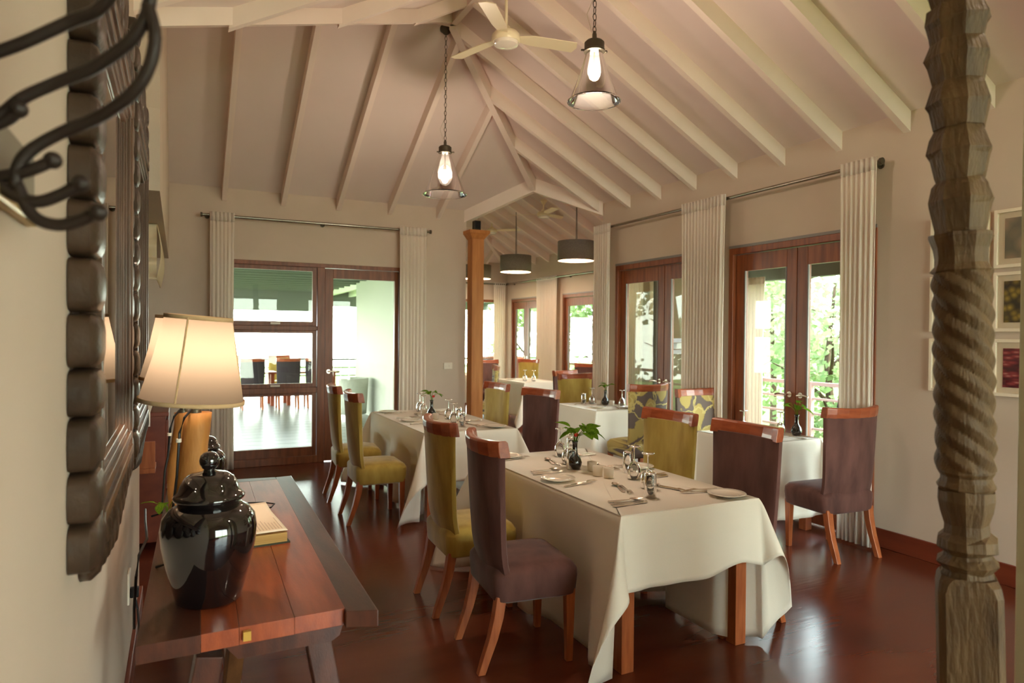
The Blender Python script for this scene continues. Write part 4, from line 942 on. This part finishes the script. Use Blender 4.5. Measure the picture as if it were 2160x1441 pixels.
# ------------------------------------------------------------------ carved mirrors on the left wall
def mirror(label, y0, y1, z0, z1, seed, lw=.17):
    rn = random.Random(seed); t = thing('carved_mirror', label, 'mirror', (XL, (y0+y1)/2, z0)); W = (y1-y0)/2; H = z1-z0
    gi = lw+.11; gz0, gz1 = .17, H-.02
    MB().box(.004, .022, -W+gi, W-gi, gz0, gz1).build('glass', MIRROR, t)
    MB().box(0.0, .004, -W+.06, W-.06, .1, H+.1).build('back_board', MOULD, t)
    steps = [(0, .03, .05), (.03, .05, .038), (.05, .078, .044), (.078, .094, .034), (.094, .112, .027)]
    q = MB()
    for a, b, d in steps: q.box(0, d, -W+lw+a, -W+lw+b, gz0-.1, gz1+.1)
    q.build('moulding', MOULD, t, bevel=.003)
    q = MB()
    for a, b, d in steps: q.box(0, d, W-lw-b, W-lw-a, gz0-.1, gz1+.1)
    q.build('moulding', MOULD, t, bevel=.003)
    q = MB()
    for a, b, d in steps: q.box(0, d+.004, -W+lw+.03, W-lw-.03, gz0-.112+a, gz0-.112+b)
    q.build('moulding', MOULD, t, bevel=.003)
    q = MB()
    for a, b, d in steps: q.box(0, d+.004, -W+lw+.03, W-lw-.03, gz1+.112-b, gz1+.112-a)
    q.build('moulding', MOULD, t, bevel=.003)
    # lobes up both stiles
    def lobe(yc, zc, hy, hz, d):
        q = MB(); n = 20; rg = []
        for k, x in ((1.0, .002), (1.0, d*.8), (.9, d*1.0), (.7, d*1.12), (.45, d*1.18), (.15, d*1.2)):
            rg.append([(x, yc+hy*k*math.copysign(abs(math.cos(a))**.5, math.cos(a)), zc+hz*k*math.copysign(abs(math.sin(a))**.42, math.sin(a))) for a in [2*PI*i/n for i in range(n)]])
        q.loft(rg); return q.build('carved_lobe', CARVED, t, smooth=True, angle=32)
    z = -.0; k = 0
    while z < H+.35:
        hz = .054+rn.uniform(-.004, .006)
        for s in (-1, 1): lobe(s*(W-lw/2-.002)+rn.uniform(-.004, .004), z+hz, lw/2*.98, hz*.98, .05 if s < 0 else .04)
        z += 2*hz; k += 1
    # carved leaves: apron below, crest above
    def petal(yc, zc, L, wd, ang, d):
        q = MB(); rg = []
        n = 16
        for k, x in ((1.0, .002), (1.0, d*.5), (.8, d*.9), (.5, d), (.3, d*.82), (.1, d*.9)):
            ring = []
            for i in range(n):
                a = 2*PI*i/n; py, pz = wd*k*math.cos(a)*(1-.35*math.sin(a)), L*k*math.sin(a)
                ring.append((x, yc+py*math.cos(ang)-pz*math.sin(ang), zc+py*math.sin(ang)+pz*math.cos(ang)))
            rg.append(ring)
        q.loft(rg); return q.build('carved_leaf', CARVED, t, smooth='all', angle=25)
    n = 9
    for i in range(n):
        u = (i+.5)/n*2-1; yc = u*(W-lw-.02)
        dep = .10+.06*(1-abs(u))
        petal(yc, .055-dep*.45, dep*.8, .06, .5*u, .045); petal(yc+.05, .03, .06, .032, -.5*u+.3, .055)
        cre = .13+.16*(1-abs(u))
        petal(yc, gz1+.1+cre*.5, cre*.7, .065, -.5*u+PI, .045); petal(yc-.04, gz1+.15, .07, .034, .5*u, .055)
    for i in range(5):
        u = (i+.5)/5*2-1; petal(u*(W-lw)*.5, gz1+.27+.1*(1-abs(u)), .13, .06, -.6*u+PI, .05)
    return t
mirror('carved dark wooden mirror nearest the camera on the left wall', 1.60, 3.06, 1.10, 2.36, 1)
mirror('second carved wooden mirror, farther along the left wall', 3.10, 4.44, 1.08, 2.42, 2, .13)
t = thing('wall_plaque', 'grey wall plaque with a gilded lower edge behind the iron scrolls', 'plaque', (XL, 1.0, 1.75))
MB().box(0, .012, -.25, .2, .02, .1).build('board', PLAQ, t, bevel=.004); MB().box(0, .016, -.25, .205, .0, .02).build('gilded_edge', GOLD, t, bevel=.004)
# wrought iron sconce
ARMS = [
 ([[-.204,.971,1.911],[-.185,.967,1.92],[-.157,.96,1.935],[-.114,.949,1.962],[-.081,.928,1.977],[-.055,.905,2.02],[-.05,.90,2.07]], 0),
 ([[-.035,.90,2.05],[-.028,.891,1.997],[-.03,.892,1.983],[-.036,.896,1.959],[-.053,.908,1.933],[-.088,.933,1.908],[-.128,.952,1.889],[-.161,.96,1.869],[-.178,.964,1.852],[-.194,.968,1.836]], 0),
 ([[-.033,.893,1.975],[-.025,.888,1.937],[-.033,.894,1.899],[-.053,.907,1.87],[-.088,.932,1.847],[-.123,.95,1.831],[-.152,.957,1.81],[-.166,.96,1.79],[-.17,.961,1.765]], 0),
 ([[-.2,.97,1.772],[-.166,.96,1.781],[-.145,.955,1.79],[-.132,.952,1.798]], 1),
 ([[-.198,.968,1.776],[-.17,.961,1.755],[-.147,.955,1.749],[-.123,.949,1.759],[-.103,.942,1.772]], 1),
 ([[-.168,.961,1.768],[-.152,.956,1.733],[-.128,.95,1.723],[-.103,.941,1.729],[-.084,.928,1.738]], 1),
 ([[-.2,.97,1.83],[-.178,.964,1.842],[-.166,.958,1.854]], 1)]
def smooth_path(P, n=6):
    out = []; P = [Vector(p) for p in P]
    for i in range(len(P)-1):
        p0, p1, p2, p3 = P[max(i-1, 0)], P[i], P[i+1], P[min(i+2, len(P)-1)]
        for k in range(n):
            s = k/n; out.append(.5*((2*p1)+(p2-p0)*s+(2*p0-5*p1+4*p2-p3)*s*s+(3*p1-p0-3*p2+p3)*s**3))
    return out+[P[-1]]
t = thing('iron_sconce', 'black wrought iron wall sconce with curling arms at upper left', 'wall lamp', (XL, .97, 1.76)); off = Vector((XL, .97, 1.76))
for P, knob in ARMS:
    pts = [p-off for p in smooth_path(P)]
    o = MB().tube(pts, .0074, 10).build('scroll_arm', IRON, t, smooth='all')
    if knob:
        e = pts[-1]; MB().ball((e.x, e.y, e.z), .0105, 8, 6).build('knob_end', IRON, o, smooth=True)
MB().box(0, .008, -.03, .0, -.06, .4).build('back_strap', IRON, t, bevel=.002)

# ------------------------------------------------------------------ things on the tables
ZT = .7672
def lathe_mesh(name, prof, m, n=24):
    me = MB().lathe(prof, n).mesh(name, m)
    for p in me.polygons: p.use_smooth = True
    return me
WG = lathe_mesh('bowl_and_stem', [(.0, .19), (.034, .189), (.034, .1865), (.006, .181), (.0042, .17), (.0042, .112), (.008, .102), (.022, .092), (.036, .068), (.041, .04), (.037, .003), (.033, .0), (.0325, .001), (.039, .04), (.034, .066), (.02, .088), (.004, .096), (.0, .097)], GLASS)
WGF = lathe_mesh('foot', [(.0, .1935), (.034, .1925), (.035, .190), (.034, .1885), (.0, .1875)], GLASS)
TB = lathe_mesh('wall', [(.0, .125), (.027, .125), (.0295, .12), (.031, .06), (.0325, .0), (.031, .0), (.0295, .06), (.0275, .112), (.0, .113)], GLASS)
TBB = lathe_mesh('thick_base', [(.0, .127), (.0255, .1265), (.0285, .123), (.028, .116), (.0, .1145)], GLASS)
def put(me, name, par): o = bpy.data.objects.new(name, me); COL.objects.link(o); o.parent = par; return o
def wine(label, x, y_): t = thing('wine_glass', label, 'wine glass', (x, y_, ZT)); put(WG, 'bowl_and_stem', t); put(WGF, 'foot', t)
def tumbler(label, x, y_): t = thing('tumbler', label, 'tumbler', (x, y_, ZT)); put(TB, 'wall', t); put(TBB, 'thick_base', t)
PL = lathe_mesh('well', [(.0, .004), (.052, .004), (.058, .006), (.062, .009), (.06, .005), (.05, .0), (.0, .0)], CHINA, 40)
PLR = lathe_mesh('rim', [(.060, .0075), (.075, .013), (.098, .018), (.1, .0165), (.08, .009), (.06, .0045)], CHINA, 40)
def plate(label, x, y_): t = thing('side_plate', label, 'plate', (x, y_, ZT)); put(PL, 'well', t); put(PLR, 'rim', t)
VB = lathe_mesh('body', [(.028, .0), (.034, .004), (.044, .03), (.045, .045), (.036, .07), (.022, .09), (.0165, .105), (.0155, .15), (.017, .165), (.0195, .17), (.016, .168), (.012, .15)], CERA, 32)
VR = lathe_mesh('lip', [(.018, .1705), (.021, .1715), (.0215, .174), (.018, .1752), (.0165, .173)], CERA, 32)
def vase(label, x, y_): t = thing('bud_vase', label, 'vase', (x, y_, ZT)); put(VB, 'body', t); put(VR, 'lip', t)
CD = lathe_mesh('holder', [(.024, .0), (.028, .002), (.031, .058), (.0285, .058), (.0255, .012), (.0, .011)], FROST, 24)
CDW = lathe_mesh('candle', [(.0, .011), (.023, .0115), (.0235, .034), (.02, .0345), (.0, .033)], mat('wax', (240, 226, 196), .5, .3), 20)
def votive(label, x, y_): t = thing('candle_holder', label, 'candle holder', (x, y_, ZT)); put(CD, 'holder', t); put(CDW, 'candle', t)
# cutlery lies along local +X, handle at the left
def cut_mesh():
    def handle_(q, L=.1):
        q.loft([[(x, -w_, z), (x, w_, z), (x, w_, z+h), (x, -w_, z+h)] for x, w_, z, h in ((-.1, .004, .001, .002), (-.095, .0095, .001, .004), (-.05, .008, .001, .0045), (0, .004, .002, .0045), (.02, .0035, .004, .003))])
    k = {}
    q = MB(); handle_(q); k['handle'] = q.mesh('handle', STEEL)
    q = MB(); q.poly([(.0, -.004, .002), (.03, -.006, .002), (.09, -.008, .001), (.115, .0, .001), (.11, .009, .001), (.0, .004, .002)], (0, 0, .0018)); k['blade'] = q.mesh('blade', STEEL)
    q = MB(); q.poly([(.02, -.004, .004), (.045, -.012, .008), (.055, -.0125, .007), (.055, .0125, .007), (.045, .012, .008), (.02, .004, .004)], (0, 0, .002))
    for j in range(4): y_ = -.0105+.007*j; q.poly([(.055, y_-.0018, .007), (.1, y_-.0013, .003), (.1, y_+.0013, .003), (.055, y_+.0018, .007)], (0, 0, .002))
    k['tines'] = q.mesh('tines', STEEL)
    q = MB(); q.grid(lambda u, v: (.02+.075*v, (u-.5)*2*.021*math.sin(PI*(.06+.9*v))**.75, .010-.009*math.sin(PI*v)*(1-(2*u-1)**2*.8)+.002*(2*u-1)**2), 8, 10); me = q.mesh('spoon_bowl', STEEL)
    for p in me.polygons: p.use_smooth = True
    k['spoon'] = me; return k
CM = cut_mesh()
KIND = {'knife': ('table_knife', 'blade', 'blade'), 'fork': ('table_fork', 'tines', 'tines'), 'spoon': ('table_spoon', 'spoon', 'bowl')}
def cutlery(kind, label, x, y_, deg, z=ZT):
    nm, key, pn = KIND[kind]; t = thing(nm, label, kind, (x, y_, z+.0005), math.radians(deg)); put(CM['handle'], 'handle', t); put(CM[key], pn, t)
def setting(desc, xe, yc, face, knives=(.22, .25), forks=(-.23, -.26), ds=None):
    # xe: x of the diner's table edge, face +1 diner looks to +X ; right hand of a +X diner is -Y
    c = xe+face*.155; base = 0 if face > 0 else 180; R = -face
    cutlery('knife', 'outer steel knife of the %s' % desc, c, yc+R*knives[1], base+2)
    cutlery('knife', 'inner steel knife of the %s' % desc, c+.015*face, yc+R*knives[0], base-3)
    cutlery('spoon', 'soup spoon laid across the knives of the %s' % desc, c+.03*face, yc+R*(sum(knives)/2-.055), base-face*9)
    cutlery('fork', 'inner steel fork of the %s' % desc, c, yc+R*forks[0], base+9*face)
    cutlery('fork', 'outer steel fork of the %s' % desc, c+.055*face, yc+R*forks[1], base+14*face)
    if ds:
        cutlery('spoon', 'dessert spoon above the %s' % desc, ds[0], ds[1]+.02, ds[2]); cutlery('fork', 'dessert fork above the %s' % desc, ds[0]+.01, ds[1]-.035, ds[2]+180)
setting('near left place on the nearest table', 1.84, 3.0, 1, ds=(2.16, 3.06, 72))
setting('far left place on the nearest table', 1.84, 3.83, 1, ds=(2.19, 3.88, 75))
setting('near right place on the nearest table', 2.70, 3.05, -1, (.20, .23), (-.2, -.23), (2.40, 2.98, 110))
setting('far right place on the nearest table', 2.70, 3.83, -1, (.2, .23), (-.24, -.27), (2.42, 3.62, 100))
plate('white side plate at the far left corner of the nearest table', 2.0, 4.15)
plate('white side plate halfway along the left edge of the nearest table', 1.955, 3.385)
plate('white side plate at the near right corner of the nearest table', 2.575, 2.70)
plate('white side plate behind the glasses on the nearest table\'s right edge', 2.60, 3.50)
wine('upturned wine glass on the nearest table, farthest back left', 2.353, 4.046); wine('upturned wine glass just left of the nearest vase', 2.262, 3.79)
wine('upturned wine glass right of the candle holders', 2.381, 3.241); wine('upturned wine glass nearest the camera', 2.308, 3.016)
tumbler('upturned tumbler behind the vase glasses on the nearest table', 2.43, 4.03); tumbler('upturned tumbler touching the left side of the nearest vase', 2.20, 3.64)
tumbler('upturned tumbler before the olive chair on the nearest table', 2.464, 3.416); tumbler('upturned tumbler nearest the camera', 2.19, 2.84)
vase('dark bud vase in the middle of the nearest table', 2.216, 3.63)
sprig('leafy green sprig in the vase of the nearest table', 2.216, 3.63, ZT+.175, 15, 5, .085, .075, red=2, lean=(.03, -.02))
votive('frosted candle holder next to the nearest vase', 2.279, 3.53); votive('frosted candle holder, middle of three on the nearest table', 2.235, 3.40); votive('frosted candle holder nearest the glasses on the right', 2.262, 3.325)
# second table
setting('near left place on the second table', 1.85, 5.82, 1, (.2, .23), (-.2, -.23), (2.17, 5.85, 75)); setting('far left place on the second table', 1.85, 6.68, 1, (.2, .23), (-.2, -.23), (2.17, 6.62, 75))
setting('near right place on the second table', 2.71, 5.84, -1, (.2, .23), (-.2, -.23), (2.42, 5.8, 105)); setting('far right place on the second table', 2.71, 6.68, -1, (.2, .23), (-.2, -.23), (2.42, 6.6, 105))
plate('white side plate on the left edge of the second table', 1.98, 6.24); plate('white side plate at the near right corner of the second table', 2.56, 5.56); plate('white side plate at the far left corner of the second table', 1.98, 7.02)
wine('upturned wine glass on the second table, left of its vase and farther', 2.33, 7.0); wine('upturned wine glass on the second table, left of its vase and nearer', 2.30, 6.80)
wine('upturned wine glass on the second table, right of its vase and farther', 2.374, 6.25); wine('upturned wine glass on the second table, rightmost', 2.298, 5.92)
tumbler('upturned tumbler among the right glasses of the second table', 2.42, 6.10); tumbler('upturned tumbler near the front of the second table', 2.30, 5.72)
vase('dark bud vase with a red flower on the second table', 2.261, 6.43); sprig('leafy sprig with a red flower in the second table\'s vase', 2.261, 6.43, ZT+.175, 8, 6, .08, .06, red=2)
votive('pale candle holder left of the second table\'s vase', 2.24, 6.58); votive('pale candle holder right of the second table\'s vase', 2.25, 6.28)
# third table
wine('upturned wine glass on the third table, left of its vase', 4.52, 7.02); wine('upturned wine glass on the third table, right of its vase', 4.68, 6.62); tumbler('upturned tumbler on the third table before the olive chair', 4.42, 7.05)
vase('dark bud vase on the third table', 4.58, 6.82); sprig('dark green sprig in the third table\'s vase', 4.58, 6.82, ZT+.175, 7, 9, .08, .06)
votive('small candle holder left of the third table\'s vase', 4.52, 6.86); votive('small candle holder right of the third table\'s vase', 4.62, 6.74)
plate('white side plate on the third table, near the front', 4.32, 6.58); plate('white side plate on the third table beside the glass door', 4.64, 6.45)
cutlery('knife', 'steel knife on the third table, left edge', 4.3, 7.0, 40); cutlery('fork', 'steel fork on the third table, right front', 4.52, 6.50, 70)
# window table
wine('upturned wine glass on the window table, left of its vase', 4.62, 4.22); wine('upturned wine glass on the window table, far left before the pane', 4.40, 4.42)
vase('dark bud vase on the window table', 4.70, 4.12); sprig('bright green sprig in the window table\'s vase', 4.70, 4.12, ZT+.175, 8, 12, .1, .07, lean=(.0, .02))
cutlery('knife', 'steel knife at the left edge of the window table', 4.27, 4.50, 80); cutlery('fork', 'steel fork at the left edge of the window table', 4.31, 4.50, 82)
cutlery('knife', 'steel knife at the near edge of the window table', 4.62, 4.02, 70); cutlery('fork', 'steel fork at the near edge of the window table', 4.56, 4.02, 110)
# table of the room beyond
wine('upturned wine glass on the middle table of the room beyond, left', 5.62, 10.95); wine('upturned wine glass on the middle table of the room beyond, right', 5.72, 10.80)
plate('white plate on the middle table of the room beyond', 5.5, 11.3)
